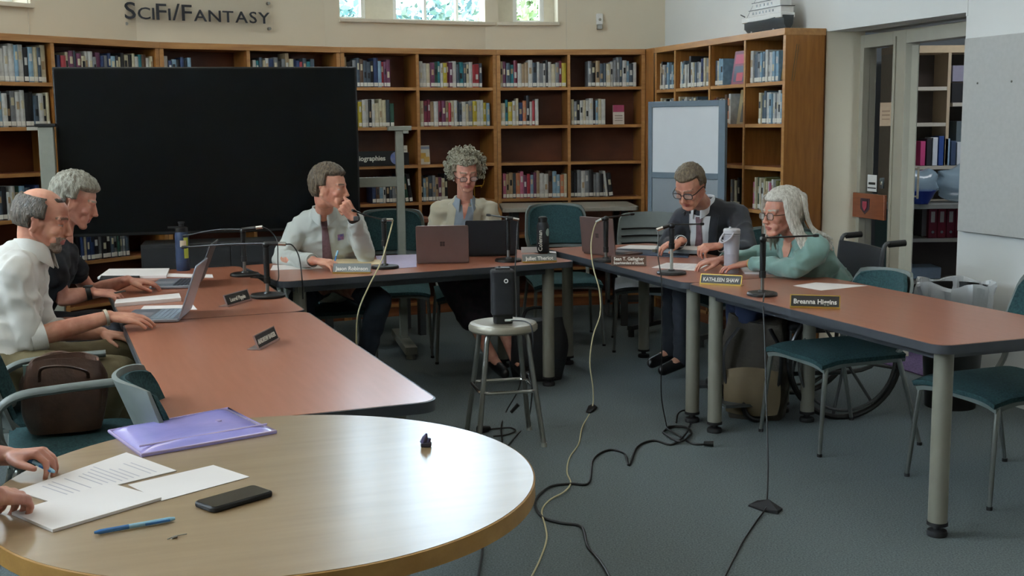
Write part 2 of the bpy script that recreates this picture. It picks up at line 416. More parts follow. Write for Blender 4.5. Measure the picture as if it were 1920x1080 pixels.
cA = bookcase('curved run of oak bookcase beside the grey post, showing under the corner window', A0, AB, [al(A0, AB, 107)], [.10, .34, .64, .955, 1.25, 1.545, 1.83])
cB = bookcase('oak bookcase mostly hidden behind the big black television', AB, BC, [al(AB, BC, 471)])
cC = bookcase('oak bookcase behind the curly-haired woman and the right end of the television', BC, CD, [al(BC, CD, 785)])
cD = bookcase('oak bookcase between curly-haired woman and rolling whiteboard, empty third row', CD, DE, [al(CD, DE, 1067)])
RS0, RE0 = RS, RE
dR = (RE - RS).normalized(); 
cR = bookcase('side bookcase behind the rolling whiteboard carrying the model ship', RS, RE, [al(RS, RE, 1266, 120), al(RS, RE, 1331, 120), al(RS, RE, 1397, 120)], [.10, .33, .61, .92, 1.22, 1.51, 1.79])
# wide orange stile closing the corner between the two runs
b = MB(); p = cD['Mx'] @ Vector((cD['L'], 0, 0)); q = cR['Mx'] @ Vector((0, 0, 0))
b.prism([(p.x + .003, p.y), (q.x - .012, q.y + .0), (q.x + .03, q.y + .22), (p.x - .03, p.y + .28)], 0, 2.13)
tag(b.build('corner_filler_post', M['shelfv'], smooth=0), 'oak corner post joining back bookcase to side bookcase behind the rolling whiteboard', 'post')

PAL = {
 'mix': ['white', 'grey', 'navy', 'teal', 'cream', 'red', 'black', 'light blue', 'brown', 'plum', 'slate', 'tan'],
 'dark': ['black', 'slate', 'grey', 'navy', 'white', 'brown', 'dark green', 'grey', 'black'],
 'pale': ['white', 'cream', 'grey', 'light blue', 'white', 'tan', 'slate'],
 'warm': ['cream', 'red', 'orange', 'plum', 'tan', 'white', 'brown', 'pink', 'maroon'],
 'blue': ['slate', 'light blue', 'white', 'grey', 'navy', 'black', 'light blue', 'slate', 'white'],
 'rain': ['navy', 'teal', 'white', 'plum', 'orange', 'yellow', 'tan', 'red', 'cream', 'slate', 'maroon', 'white', 'plum', 'teal', 'dark green'],
 'green': ['yellow', 'cream', 'pink', 'slate', 'cream', 'grey', 'olive', 'white', 'dark green', 'cream']}
BC_ = {'white': '#c9c9c4', 'grey': '#84878a', 'navy': '#2b3a5e', 'teal': '#2f7c86', 'cream': '#c7bd9f', 'red': '#9c2f38', 'black': '#232326',
       'light blue': '#86a5b8', 'brown': '#5d4636', 'plum': '#6b3a55', 'slate': '#48545f', 'tan': '#a58d6d', 'orange': '#b9744f', 'pink': '#bb6a86',
       'maroon': '#6d2135', 'yellow': '#b3a137', 'olive': '#6c6a3c', 'dark green': '#2f5243'}
BM = {k: mat('cloth_' + k.replace(' ', '_'), v, .42, var=.25, vscale=25, detail=2, spec=.5) for k, v in BC_.items()}
M['pages'] = mat('page_block', '#cfc6ae', .85, var=.2, vscale=60, stretch=(8, 1, 1))
M['slabel'] = mat('spine_label', '#dedcd0', .6, var=.1, vscale=80)
ORD = ['first', 'second', 'third', 'fourth', 'fifth', 'sixth', 'seventh', 'eighth', 'ninth', 'tenth', 'eleventh', 'twelfth', 'thirteenth', 'fourteenth', 'fifteenth',
       'sixteenth', 'seventeenth', 'eighteenth', 'nineteenth', 'twentieth', 'twenty-first', 'twenty-second', 'twenty-third', 'twenty-fourth', 'twenty-fifth',
       'twenty-sixth', 'twenty-seventh', 'twenty-eighth', 'twenty-ninth', 'thirtieth', 'thirty-first', 'thirty-second', 'thirty-third', 'thirty-fourth', 'thirty-fifth', 'thirty-sixth']
BOOKN = [0]
def book_mesh(t, h, d, col, band):
    b = MB(); c = .0022
    b.box(c, .004, .003, t - c, d - .004, h - .003, 1)               # pages
    b.box(0, .002, 0, c, d, h, 0).box(t - c, .002, 0, t, d, h, 0)     # boards
    n = 4; vs = []                                                     # rounded spine
    for z in (0, h):
        for i in range(n + 1):
            u = i / n; vs.append((u * t, .004 - .0045 * math.sin(PI * u), z))
    b.add(vs, [(i, i + 1, n + 2 + i, n + 1 + i) for i in range(n)], 0)
    b.add([(u, v, 0) for u, v in ((0, .004), (t, .004))] + [(0, .004, h), (t, .004, h)], [(1, 0, 2, 3)], 0)
    y = -.0012
    b.box(t * .06, y, .008, t * .94, .003, .036, 2)                   # shelf-mark label
    if band: b.box(t * .22, y, h * band, t * .78, .003, h * (band + .22), 3)
    return b
def put_row(case, bay, row, f0, f1, pal, where, seed, hm=.225, lean_end=0, rowname=None, tall=()):
    r = random.Random(seed); x0, x1 = case['bays'][bay]; z = case['zs'][row]; u = x0 + (x1 - x0) * f0; end = x0 + (x1 - x0) * f1; i = 0
    rn = rowname or {6: 'top shelf', 5: 'second shelf', 4: 'third shelf', 3: 'fourth shelf', 2: 'fifth shelf'}[row]
    pl = PAL[pal]
    while True:
        t = r.uniform(.019, .037); h = hm + r.uniform(-.022, .018); col = r.choice(pl) if r.random() < .6 else r.choice(('white', 'cream', 'grey', 'white', 'slate', 'light blue', 'black'))
        if i in tall: h = hm + .04
        d = r.uniform(.14, .17)
        if u + t > end: break
        bm_ = book_mesh(t, h, d, col, r.choice((0, .35, .5, .6)))
        o = bm_.build('book', [BM[col], M['pages'], M['slabel'], BM[r.choice(('white', 'cream', 'black', 'tan'))]], smooth=0)
        lean = 0
        if lean_end and u + t > end - lean_end: lean = R(7)
        o.matrix_world = case['Mx'] @ Matrix.Translation((u + (math.sin(lean) * h if lean else 0) * 0, .022 + r.uniform(-.006, .012), z + .0005)) @ Matrix.Rotation(-lean, 4, 'Y')
        if lean: u += .004
        size = 'tall' if h > hm + .012 else 'low' if h < hm - .012 else ('slim' if t < .027 else 'thick' if t > .036 else 'upright')
        tag(o, '%s %s book, %s from left, %s, %s' % (size, col, ORD[min(i, 35)], rn, where), 'book', 'library books on the oak bookcases')
        u += t + r.uniform(.0004, .0018); i += 1; BOOKN[0] += 1
    return u
def pf(case, bay, px, py=240):
    x0, x1 = case['bays'][bay]; return (al(case['P0'], case['P1'], px, py) - x0) / (x1 - x0)
def rowpx(case, bay, row, a, b, pal, where, seed, **k):
    py = {6: 140, 5: 210, 4: 280, 3: 350, 2: 430}[row]
    return put_row(case, bay, row, max(.005, pf(case, bay, a, py)), min(.995, pf(case, bay, b, py)), pal, where, seed, **k)
wA1, wA2 = 'bay before the television', 'bay above television corner'
rowpx(cA, 0, 6, -8, 104, 'pale', wA1, 1, hm=.225)
rowpx(cA, 0, 5, -8, 118, 'dark', wA1, 2, hm=.22)
rowpx(cA, 0, 3, -8, 78, 'dark', wA1, 3, hm=.2)
rowpx(cA, 1, 6, 113, 292, 'mix', wA2, 4, hm=.2)
rowpx(cA, 1, 2, 146, 246, 'dark', 'under the television beside the bowed heads', 5, hm=.2)
rowpx(cB, 0, 6, 303, 368, 'dark', 'first bay above television', 6, hm=.2)
rowpx(cB, 1, 6, 477, 595, 'mix', 'second bay above television', 7, hm=.21, tall=(9,))
rowpx(cC, 0, 6, 640, 736, 'mix', 'bay above the grey post cap', 8, hm=.215)
rowpx(cC, 0, 5, 674, 744, 'green', 'bay above the grey post cap', 9, hm=.205)
rowpx(cC, 0, 3, 700, 780, 'dark', 'bay behind the grey post', 10, hm=.21, lean_end=.12)
rowpx(cC, 1, 6, 789, 909, 'rain', 'bay above curly-haired woman', 11, hm=.205)
rowpx(cC, 1, 5, 790, 926, 'rain', 'bay above curly-haired woman', 12, hm=.2)
rowpx(cC, 1, 3, 789, 846, 'warm', 'bay beside curly-haired woman', 13, hm=.205)
rowpx(cD, 0, 6, 937, 1066, 'rain', 'bay beside thick oak upright', 14, hm=.205)
rowpx(cD, 0, 5, 935, 1012, 'rain', 'bay beside thick oak upright', 15, hm=.205, tall=(7,))
rowpx(cD, 0, 3, 944, 1066, 'warm', 'bay beside thick oak upright', 16, hm=.21)
rowpx(cD, 1, 6, 1104, 1200, 'pale', 'bay next to the room corner', 17, hm=.2, tall=(8, 9))
rowpx(cD, 1, 5, 1072, 1141, 'pale', 'bay next to the room corner', 18, hm=.205)
rowpx(cD, 1, 3, 1070, 1152, 'dark', 'bay next to the room corner', 19, hm=.21, lean_end=.06)
rowpx(cR, 0, 6, 1217, 1264, 'blue', 'first bay of side bookcase', 20, hm=.205)
rowpx(cR, 1, 6, 1270, 1328, 'blue', 'second bay of side bookcase', 21, hm=.2, tall=(5,))
rowpx(cR, 2, 6, 1334, 1350, 'blue', 'third bay of side bookcase', 22, hm=.2)
rowpx(cR, 3, 6, 1401, 1452, 'blue', 'bay under the model ship', 23, hm=.205)
rowpx(cR, 0, 5, 1226, 1263, 'pale', 'first bay of side bookcase', 24, hm=.2)
rowpx(cR, 1, 5, 1268, 1312, 'pale', 'second bay of side bookcase', 25, hm=.2)
rowpx(cR, 2, 5, 1332, 1364, 'warm', 'third bay of side bookcase', 26, hm=.2)
rowpx(cR, 3, 5, 1417, 1469, 'pale', 'bay under the model ship', 27, hm=.205)
rowpx(cR, 3, 3, 1407, 1466, 'green', 'bay under the model ship', 28, hm=.205)
rowpx(cR, 2, 3, 1364, 1384, 'dark', 'third bay of side bookcase', 29, hm=.2)
print('BOOKS', BOOKN)

# ---- display items on the shelves
def onshelf(case, bay, row, px, py=240, y=.05): 
    u = al(case['P0'], case['P1'], px, py); return case['Mx'] @ Vector((u, y, case['zs'][row] + .0006))
def face_book(case, bay, row, px, w_, h_, cols, label, y=.06, tilt=-8, name='display_book', cat='book', t_=.018):
    p = onshelf(case, bay, row, px, y=y)
    t = thing(name, label, cat, p, case['a'])
    Mt = Matrix.Rotation(R(tilt), 4, 'X')
    b = MB(); b.M = Mt; b.box(-w_ / 2 + .003, .003, .003, w_ / 2 - .003, t_ - .002, h_ - .003); b.build('pages', M['pages'], t, smooth=0)
    b = MB(); b.M = Mt; b.box(-w_ / 2, 0, 0, w_ / 2, .003, h_).box(-w_ / 2, t_ - .002, 0, w_ / 2, t_, h_).box(-w_ / 2 - .001, 0, 0, -w_ / 2 + .002, t_, h_)
    b.build('cover', plainmat('cover_' + name, cols[0], .4), t, smooth=0)
    for k, (x0, z0, x1, z1, c) in enumerate(cols[1:]):
        b = MB(); b.M = Mt; y_ = -.0008 * (k + 1); b.box(-w_ / 2 + w_ * x0, y_, h_ * z0, -w_ / 2 + w_ * x1, .001, h_ * z1); b.build('cover_print', plainmat('print', c, .45), t, smooth=0)
    return t
face_book(cC, 1, 4, 801, .085, .152, ['#cfc9b8', (.0, .8, 1, .95, '#8f98ab'), (.05, .3, .6, .6, '#c39a3f'), (.4, .12, .95, .4, '#c9a452')], 'small white booklet with gold diagonal band standing on third shelf', tilt=-6, t_=.006)
face_book(cD, 1, 5, 1163, .095, .16, ['#d4c7ba', (0, .64, 1, 1, '#93344f'), (.15, .42, .85, .47, '#8e8276'), (.15, .3, .85, .34, '#8e8276'), (.15, .18, .85, .22, '#8e8276')], 'small plum and white card standing alone on second shelf', tilt=-4, t_=.006)
face_book(cR, 2, 6, 1372, .23, .24, ['#6b1732', (.1, .62, .9, .9, '#a32848'), (.12, .08, .88, .55, '#26263c'), (.3, .1, .7, .35, '#a3303c')], 'large crimson picture book facing out on the side bookcase', y=.05)
face_book(cR, 3, 6, 1460, .15, .24, ['#3d4335', (.1, .05, .95, .55, '#7d6a42')], 'dark green book facing out beside the oak end panel', y=.045)
face_book(cR, 2, 5, 1381, .19, .245, ['#94815a', (.25, .05, .7, .62, '#33301f')], 'tan book with dark doorway picture facing out beside whiteboard', y=.05)
p = onshelf(cC, 0, 4, 700, y=.0); s = thing('shelf_sign', 'black shelf sign with white lettering and blue globe, behind grey post', 'sign', p, cC['a'])
sg = MB(); sg.box(-.22, -.012, 0, .235, .0, .115); sg.build('sign_board', M['black'], s, smooth=0)
text_mesh('Biographies', 'sign_lettering', .053, M['slabel'], s, Matrix.Translation((-.035, -.0135, .058)) @ Matrix.Rotation(R(90), 4, 'X'), bold=.0012)
sg = MB(); sg.lathe([(.001, -.004), (.05, -.004), (.05, .0), (.001, .0)], 24); o = sg.build('globe_print', mat('globe_blue', '#5a6aa8', .5, col2='#7e86a0', vscale=20), s); o.rotation_euler = (R(90), 0, 0); o.location = (.18, -.0135, .058)
face_book(cC, 0, 4, 757, .075, .055, ['#b9b4a6', (.1, .3, .9, .4, '#77736a')], 'small pale leaflet standing in black holder behind the grey post', y=.03, tilt=-3, t_=.004).location.z += .10
sg = MB(); sg.box(-.045, 0, 0, .045, .05, .1); o = sg.build('leaflet_holder', M['black']); o.location = onshelf(cC, 0, 4, 757, y=.02); o.rotation_euler = (0, 0, cC['a']); tag(o, 'black block holder under the pale leaflet on third shelf', 'holder')
# shelf label tab on the far bay
sg = MB(); sg.box(-.04, -.006, -.022, .04, -.004, .0); o = sg.build('shelf_tab', M['slabel']); o.location = onshelf(cA, 0, 5, 60, y=0); o.rotation_euler = (0, 0, cA['a']); tag(o, 'white paper tab on shelf edge beside the grey post cap', 'label')

# ---- wall lettering on a clear panel
u0, u1 = al(W[0], W[1], 232, 30), al(W[1], W[2], 503, 30)
P = D(232, 34, 8.7); pL = meet(W[1], (W[2] - W[1]).normalized(), Vector((0, 0)), Vector(ray(232, 34)[:2])); pR = meet(W[1], (W[2] - W[1]).normalized(), Vector((0, 0)), Vector(ray(503, 42)[:2]))
tl = (pR - pL).length; ma = math.atan2((W[2] - W[1]).y, (W[2] - W[1]).x)
zt = D(232, 34, pL.y).z; zb_ = D(503, 42, pR.y).z; zc = (zt + zb_) / 2 + .055; mid = (pL + pR) / 2
s = thing('wall_sign', 'clear wall sign reading SciFi/Fantasy in dark capitals above the television', 'sign', (mid.x, mid.y, zc), ma)
b = MB(); b.box(-tl / 2 - .02, -.03, -.13, tl / 2 + .03, -.025, .12); b.build('clear_panel', M['glass'], s, smooth=0)
for x in (-tl / 2 + .01, tl / 2 - .0):
    for z in (-.10, .09):
        b = MB(); b.lathe([(.001, 0), (.012, 0), (.012, .032), (.001, .032)], 12); o = b.build('standoff', M['steel'], s); o.location = (x, 0, z); o.rotation_euler = (R(90), 0, 0)
def runtext(parts, size, s, y, z, total, mt):
    obs = []; x = 0; bx = []
    for body, k in parts:
        o = text_mesh(body, 'lettering', size * k, mt, s, Matrix.Identity(4), align='LEFT', extrude=.004, bold=.0006)
        xs = [v.co.x for v in o.data.vertices]; ys = [v.co.y for v in o.data.vertices]; zs_ = min(ys)
        for v in o.data.vertices: v.co.x += x - min(xs); 
        bx.append(o); x += max(xs) - min(xs) + size * .09
    sc = total / (x - size * .09)
    # one mesh of lettering: join
    vs = []; fs = []
    for o in bx:
        base = len(vs); my = min(v.co.y for v in o.data.vertices)
        vs += [((v.co.x) * sc - total / 2, (v.co.y - (my if not o.data.name.startswith('/') else my)) * sc, v.co.z) for v in o.data.vertices]
        fs += [tuple(base + i for i in p_.vertices) for p_ in o.data.polygons]; bpy.data.objects.remove(o)
    b = MB(); b.M = Matrix.Translation((0, y, z)) @ Matrix.Rotation(R(90), 4, 'X') @ Matrix.Diagonal((1, .84, 1, 1)); b.add(vs, fs); return b.build('lettering', mt, s, smooth=0)
M['letters'] = plainmat('dark_lettering', '#20242c', .4)
runtext([('S', 1.28), ('C', .92), ('I', .92), ('F', 1.28), ('I', .92), ('/', 1.3), ('F', 1.28), ('A', .92), ('N', .92), ('T', .92), ('A', .92), ('S', .92), ('Y', .92)], .16, s, -.034, -.065, tl, M['letters'])

# ---- wall sensor
pw = meet(W[3], (W[4] - W[3]).normalized(), Vector((0, 0)), Vector(ray(1123, 42)[:2])); zz = D(1123, 42, pw.y).z
s = thing('wall_sensor', 'small white sensor box with grey lens on back wall near the corner', 'sensor', (pw.x, pw.y, zz), math.atan2((W[4] - W[3]).y, (W[4] - W[3]).x))
b = MB(); b.box(-.027, -.04, -.02, .027, 0, .07); b.build('sensor_body', M['white'], s, bevel=.006)
b = MB(); b.box(-.022, -.05, -.06, .022, -.005, -.022); b.build('bracket', M['lgrey'], s, bevel=.004)
b = MB(); b.ell((0, -.045, .02), (.012, .012, .012)); b.build('lens', M['lgrey'], s)

# ---- brass balance ornament on the fourth shelf beside the woman
M['brass'] = mat('brass', '#b8923f', .22, metal=1, var=.1)
p = onshelf(cC, 1, 3, 898, y=.12)
s = thing('brass_ornament', 'brass ring ornament with small cups on fourth shelf behind curly hair', 'ornament', p, cC['a'])
b = MB(); b.lathe([(.001, 0), (.045, 0), (.045, .012), (.01, .02), (.008, .10), (.001, .10)], 20); b.build('stand', M['brass'], s)
b = MB(); pts = [(.07 * math.cos(a) + .02, 0, .15 + .075 * math.sin(a)) for a in np.linspace(-.9, 3.6, 24)]; b.tube(pts, .004, 8); b.build('ring', M['brass'], s)
b = MB(); b.box(-.09, -.008, .10, .09, .008, .112); b.build('beam', M['brass'], s, bevel=.002)
b = MB(); b.ell((-.0, 0, .14), (.022, .022, .025)); b.build('finial', M['chrome'], s)

# ---- model ship on top of the side bookcase
p = cR['Mx'] @ Vector((al(RS, RE, 1400, 50), .15, 2.132)); 
s = thing('model_ship', 'white model ship with dark grey hull and cabins, on top of the side bookcase', 'model ship', p, cR['a'])
hull = MB(); n = 13; vs = []; fs = []
for i in range(n):
    u = i / (n - 1); x = -.30 + .60 * u; wdt = .062 * (1 - abs(2 * u - 1) ** 3.2 * (.94 if u < .5 else .35)); sh = .02 * (2 * u - 1) ** 2; keel = .012 + (.045 * (1 - u / .18) ** 2 if u < .18 else 0)
    vs += [(x, -wdt, .085 + sh), (x, -wdt * .85, .045), (x, -wdt * .3, keel), (x, wdt * .3, keel), (x, wdt * .85, .045), (x, wdt, .085 + sh)]
for i in range(n - 1):
    for j in range(5): fs.append((i * 6 + j, (i + 1) * 6 + j, (i + 1) * 6 + j + 1, i * 6 + j + 1))
fs.append(tuple(range(5, -1, -1))); fs.append(tuple((n - 1) * 6 + j for j in range(6)))
fs += [(i * 6 + 5, (i + 1) * 6 + 5, (i + 1) * 6, i * 6) for i in range(n - 1)]
hull.add(vs, fs); hull.build('hull', plainmat('hull_grey', '#343a3b', .5), s)
b = MB(); b.box(-.25, -.054, .088, .29, .054, .122); b.build('bulwark', M['white'], s, bevel=.004)
b = MB(); b.box(-.14, -.05, .122, .28, .05, .165).box(-.11, -.044, .168, .26, .044, .215).box(-.06, -.038, .218, .2, .038, .27); b.build('cabins', M['white'], s, bevel=.003)
b = MB(); b.box(-.15, -.054, .164, .29, .054, .168).box(-.12, -.048, .214, .27, .048, .218); b.build('deck_edge', M['dgrey'], s)
b = MB()
for i in range(7): b.box(-.10 + .045 * i, -.0515, .136, -.082 + .045 * i, .0515, .152)
for i in range(5): b.box(-.06 + .05 * i, -.0455, .184, -.044 + .05 * i, .0455, .202)
b.build('portholes', M['black'], s, smooth=0)
b = MB(); b.lathe([(.001, 0), (.02, 0), (.016, .07), (.001, .07)], 16, c=(.07, 0, .27)); b.build('funnel', plainmat('funnel_red', '#a8433a', .4), s)
b = MB(); b.tube([(-.06, 0, .155), (-.06, 0, .36)], .003, 6).tube([(-.30, 0, .14), (-.36, 0, .16)], .004, 6).tube([(-.06, 0, .33), (-.28, 0, .12)], .0012, 5); b.build('mast', M['dgrey'], s)
b = MB(); b.box(-.16, -.03, 0, -.14, .03, .03).box(.14, -.03, 0, .16, .03, .03).box(-.2, -.03, 0, .2, .03, .008); b.build('cradle', M['lgrey'], s)

# ---- television on its grey stand
tl_ = Vector((D(108, 300, 7.32).x, 7.32)); tr_ = Vector((D(673, 300, 7.72).x, 7.72)); d = tr_ - tl_; TWd = d.length
s = thing('television', 'huge switched-off black television in front of the back bookcases', 'television', ((tl_.x + tr_.x) / 2, (tl_.y + tr_.y) / 2, 0), math.atan2(d.y, d.x))
zt = 1.905; zb = zt - TWd * .565
b = MB(); b.box(-TWd / 2, 0, zb, TWd / 2, .06, zt); b.build('housing', M['black'], s, bevel=.006)
b = MB(); b.box(-TWd / 2 + .012, -.003, zb + .02, TWd / 2 - .012, .001, zt - .012); b.build('screen', plainmat('tv_screen', '#040506', .3, spec=.2), s, smooth=0)
tx = s
s = thing('display_stand', 'grey steel frame with two posts and crossbar behind the television', 'stand', ((tl_.x + tr_.x) / 2, (tl_.y + tr_.y) / 2, 0), math.atan2(d.y, d.x))
ML = s.matrix_world
def loc(px, py, Y):
    v = D(px, py, Y); q = Vector((v.x - s.location.x, v.y - s.location.y)); a = -s.rotation_euler.z
    return Vector((q.x * math.cos(a) - q.y * math.sin(a), q.x * math.sin(a) + q.y * math.cos(a), v.z))
pl_ = loc(86, 238, 7.22); pr_ = loc(748, 245, 7.98)
for (q, w_) in ((pl_, .088), (pr_, .052)):
    b = MB(); b.box(q.x - w_ / 2, q.y - .03, .05, q.x + w_ / 2, q.y + .03, q.z); b.build('post', M['postg'], s, bevel=.004)
b = MB(); b.box(pl_.x - .06, pl_.y - .04, pl_.z, pl_.x + .06, pl_.y + .04, pl_.z + .02); b.build('post_cap', M['black'], s, bevel=.003)
b = MB(); b.box(pr_.x - .075, pr_.y - .04, pr_.z, pr_.x + .08, pr_.y + .04, pr_.z + .03).box(pr_.x + .02, pr_.y - .045, pr_.z - .02, pr_.x + .06, pr_.y + .0, pr_.z + .0); b.build('post_cap', M['postg'], s, bevel=.004)
b = MB(); b.box(pl_.x + .05, pr_.y - .02, 1.12, pr_.x - .02, pr_.y + .02, 1.185); b.build('crossbar', M['postg'], s, bevel=.003)
b = MB(); b.box(-.2, .065, 1.1, .2, pr_.y + .02, 1.5).box(pl_.x - .03, pl_.y + .028, 1.12, pl_.x + .04, pr_.y + .02, 1.185); b.build('mount_bracket', M['dgrey'], s, smooth=0)
for q in (pl_, pr_):
    b = MB(); b.box(q.x - .04, q.y - .38, .035, q.x + .04, q.y + .38, .085)
    for yy in (-.34, .34): b.lathe([(.001, 0), (.03, 0), (.03, .035), (.001, .035)], 12, c=(q.x, q.y + yy, 0))
    b.build('foot', M['postg'], s, bevel=.003)

# ---- rolling whiteboard
wl = Vector(D(1217, 300, 8.55)[:2]); wr_ = Vector(D(1361, 300, 8.1)[:2]); d = wr_ - wl; ww = d.length
s = thing('rolling_whiteboard', 'rolling whiteboard with blank white upper panel and grey lower panel, before the corner', 'whiteboard', ((wl.x + wr_.x) / 2, (wl.y + wr_.y) / 2, 0), math.atan2(d.y, d.x))
zt = D(1290, 189, 8.33).z; zm = D(1290, 327, 8.33).z
M['wbframe'] = plainmat('whiteboard_frame', '#64727c', .5)
b = MB(); h = ww / 2; zlo = .28
b.box(-h, -.015, zlo, -h + .035, .015, zt).box(h - .055, -.015, zlo, h, .015, zt).box(-h + .035, -.014, zt - .04, h - .055, .014, zt).box(-h + .035, -.014, zm - .03, h - .055, .014, zm + .012).box(-h + .035, -.014, zlo, h - .055, .014, zlo + .04)
b.build('frame', M['wbframe'], s, bevel=.003)
b = MB(); b.box(-h + .034, -.006, zm + .01, h - .054, .006, zt - .039); b.build('white_panel', mat('dry_wipe_white', '#dde2e6', .25, var=.02), s, smooth=0)
b = MB(); b.box(-h + .034, -.006, zlo + .039, h - .054, .006, zm - .029); b.build('grey_panel', mat('grey_felt', '#8e959a', .8, var=.05), s, smooth=0)
for x in (-h + .02, h - .03):
    b = MB(); b.box(x - .02, -.25, .05, x + .02, .25, .08).box(x - .015, -.015, .08, x + .015, .015, zlo)
    for y in (-.23, .23): b.lathe([(.001, 0), (.022, 0), (.022, .05), (.001, .05)], 12, c=(x, y, 0))
    b.build('foot', M['dgrey'], s, smooth=0)

# ---- pinboard panel on the near side wall
p0 = meet(RW0, rw, Vector((0, 0)), Vector(ray(1810, 250)[:2])); 
s = thing('wall_panel', 'large pale grey fabric pinboard on the white wall beside the doorway', 'pinboard', (p0.x, p0.y, 0), math.atan2(rw.y, rw.x))
b = MB(); b.box(0, -.03, .905, 2.4, -.002, 1.965); b.build('board', mat('grey_fabric', '#b4b4b0', .85, var=.05, vscale=40, bump=.1, bscale=300), s, bevel=.004)
for x in (.12, .38, 2.1):
    b = MB(); b.ell((x, -.032, 1.72), (.006, .005, .006), 8, 6); b.build('pin', M['steel'], s)
# plank sign with emblem, notice, card reader on the glazed screen
s = thing('wooden_plaque', 'brown wooden plank with small dark emblem fixed across the glazed screen', 'plaque', MF @ Vector(((fu(1602, 390) + fu(1671, 390)) / 2, -.055, D(1636, 391, 7.6).z)), aF)
hw = (fu(1671, 390) - fu(1602, 390)) / 2
b = MB(); b.box(-hw, 0, -.082, hw, .022, .082); b.build('plank', wood('plaque_wood', '#7c452a', '#653219', .4), s, bevel=.003)
b = MB(); b.prism([(-.045, .05), (-.045, -.02), (0, -.055), (.045, -.02), (.045, .05)], 0, .003); o = b.build('emblem', plainmat('emblem_dark', '#35232b', .5), s, smooth=0); o.rotation_euler = (R(90), 0, 0); o.scale = (1.2, 1, 1)
b = MB(); b.prism([(-.025, .03), (-.025, -.01), (0, -.035), (.025, -.01), (.025, .03)], .003, .005); o = b.build('emblem_shield', plainmat('emblem_red', '#8c2f3d', .5), s, smooth=0); o.rotation_euler = (R(90), 0, 0)
u_ = fu(1658, 214); b = MB(); b.box(-.07, 0, -.075, .07, .0015, .075, 0); b.box(-.045, -.0006, -.01, .045, 0, .0, 1).box(-.045, -.0006, .015, .045, 0, .025, 1).box(-.045, -.0006, -.035, .045, 0, -.028, 1)
o = b.build('paper_notice', [plainmat('notice_paper', '#b29a80', .8), plainmat('notice_print', '#8c7460', .8)], smooth=0); o.matrix_world = MF @ Matrix.Translation((u_, .012, D(1658, 214, 7.5).z)); tag(o, 'tan paper notice taped to glass of the sidelight', 'notice')
u_ = fu(1632, 348); b = MB(); b.box(-.055, -.0, -.055, .055, .002, .055, 0); b.box(-.04, -.001, -.01, .04, 0, .006, 1).box(-.05, -.001, -.036, .05, 0, -.028, 1)
o = b.build('door_label', [M['white'], M['black']], smooth=0); o.matrix_world = MF @ Matrix.Translation((u_, .011, D(1632, 348, 7.6).z)); tag(o, 'small white label above the wooden plaque', 'label')
u_ = fu(1651, 347); b = MB(); b.box(-.022, -.006, -.035, .022, .002, .035, 0); b.box(-.01, -.009, -.012, .01, -.005, .012, 1)
o = b.build('door_release_button', [M['dgrey'], M['chrome']], bevel=.002); o.matrix_world = MF @ Matrix.Translation((u_, .012, D(1651, 347, 7.55).z)); tag(o, 'dark square button plate beside the small white label', 'button')

# ---------------------------------------------------------------- tables
TZ = .74
M['lam'] = wood('cherry_laminate', '#9c624b', '#905740', .32, coat=.4, bump=0, scale=3, stretch=(1.5, 14, 14), contrast=.3)
M['oaklam'] = wood('pale_oak_laminate', '#947c5d', '#866e4e', .34, coat=1.0, bump=0, scale=3.5, stretch=(1.2, 9, 9), contrast=.25)
M['oakedge'] = wood('oak_edge', '#a67e45', '#8d6733', .4, scale=3, stretch=(1.2, 9, 9), contrast=.25)
M['edge'] = plainmat('table_edge_rubber', '#33363a', .45)
M['leg'] = mat('table_leg_grey', '#7b796c', .45, var=.08)
def table(label, corner, du, dv, L, Wd, legs, rad=.06, strip=False):
    """corner + plan directions du (length) and dv (width)"""
    a = math.atan2(du.y, du.x); flip = 1 if du.x * dv.y - du.y * dv.x > 0 else -1
    t = thing('conference_table', label, 'table', (corner.x, corner.y, 0), a, group='cherry laminate conference tables set in a horseshoe')
    ya, yb = (0, Wd) if flip > 0 else (-Wd, 0)
    b = MB(); b.prism(rrect(.006, ya + .006, L - .006, yb - .006, rad), TZ - .026, TZ); b.build('tabletop', M['lam'], t, smooth=40)
    b = MB(); o_ = rrect(0, ya, L, yb, rad + .004); i_ = rrect(.0065, ya + .0065, L - .0065, yb - .0065, rad); n = len(o_)
    vs = [(x, y, z) for z in (TZ - .033, TZ - .001) for x, y in o_] + [(x, y, z) for z in (TZ - .033, TZ - .001) for x, y in i_]; fs = []
    for k in range(n):
        k2 = (k + 1) % n; fs += [(k, k2, n + k2, n + k), (2 * n + k2, 2 * n + k, 3 * n + k, 3 * n + k2), (n + k, n + k2, 3 * n + k2, 3 * n + k), (k2, k, 2 * n + k, 2 * n + k2)]
    b.add(vs, fs); b.build('edge_band', M['edge'], t, smooth=40)
    b = MB(); b.box(.12, ya + .09, TZ - .075, L - .12, ya + .115, TZ - .027).box(.12, yb - .115, TZ - .075, L - .12, yb - .09, TZ - .027).box(.10, ya + .1, TZ - .07, .13, yb - .1, TZ - .027).box(L - .13, ya + .1, TZ - .07, L - .10, yb - .1, TZ - .027)
    b.build('apron', M['edge'], t, smooth=0)
    for (x, y) in legs:
        yy = y if flip > 0 else -y
        b = MB(); b.lathe([(.001, .05), (.035, .05), (.035, TZ - .028), (.001, TZ - .028)], 28, c=(x, yy, 0)); l = b.build('leg', M['leg'], t)
        b = MB(); b.lathe([(.001, .001), (.036, .001), (.038, .012), (.034, .022), (.016, .026), (.016, .038), (.038, .042), (.038, .055), (.001, .055)], 24, c=(x, yy, 0)); b.build('foot', M['blackm'], l)
    return t
LG = lambda L, W_, i=.11: [(i, i), (L - i, i), (i, W_ - i), (L - i, W_ - i)]
V2 = Vector
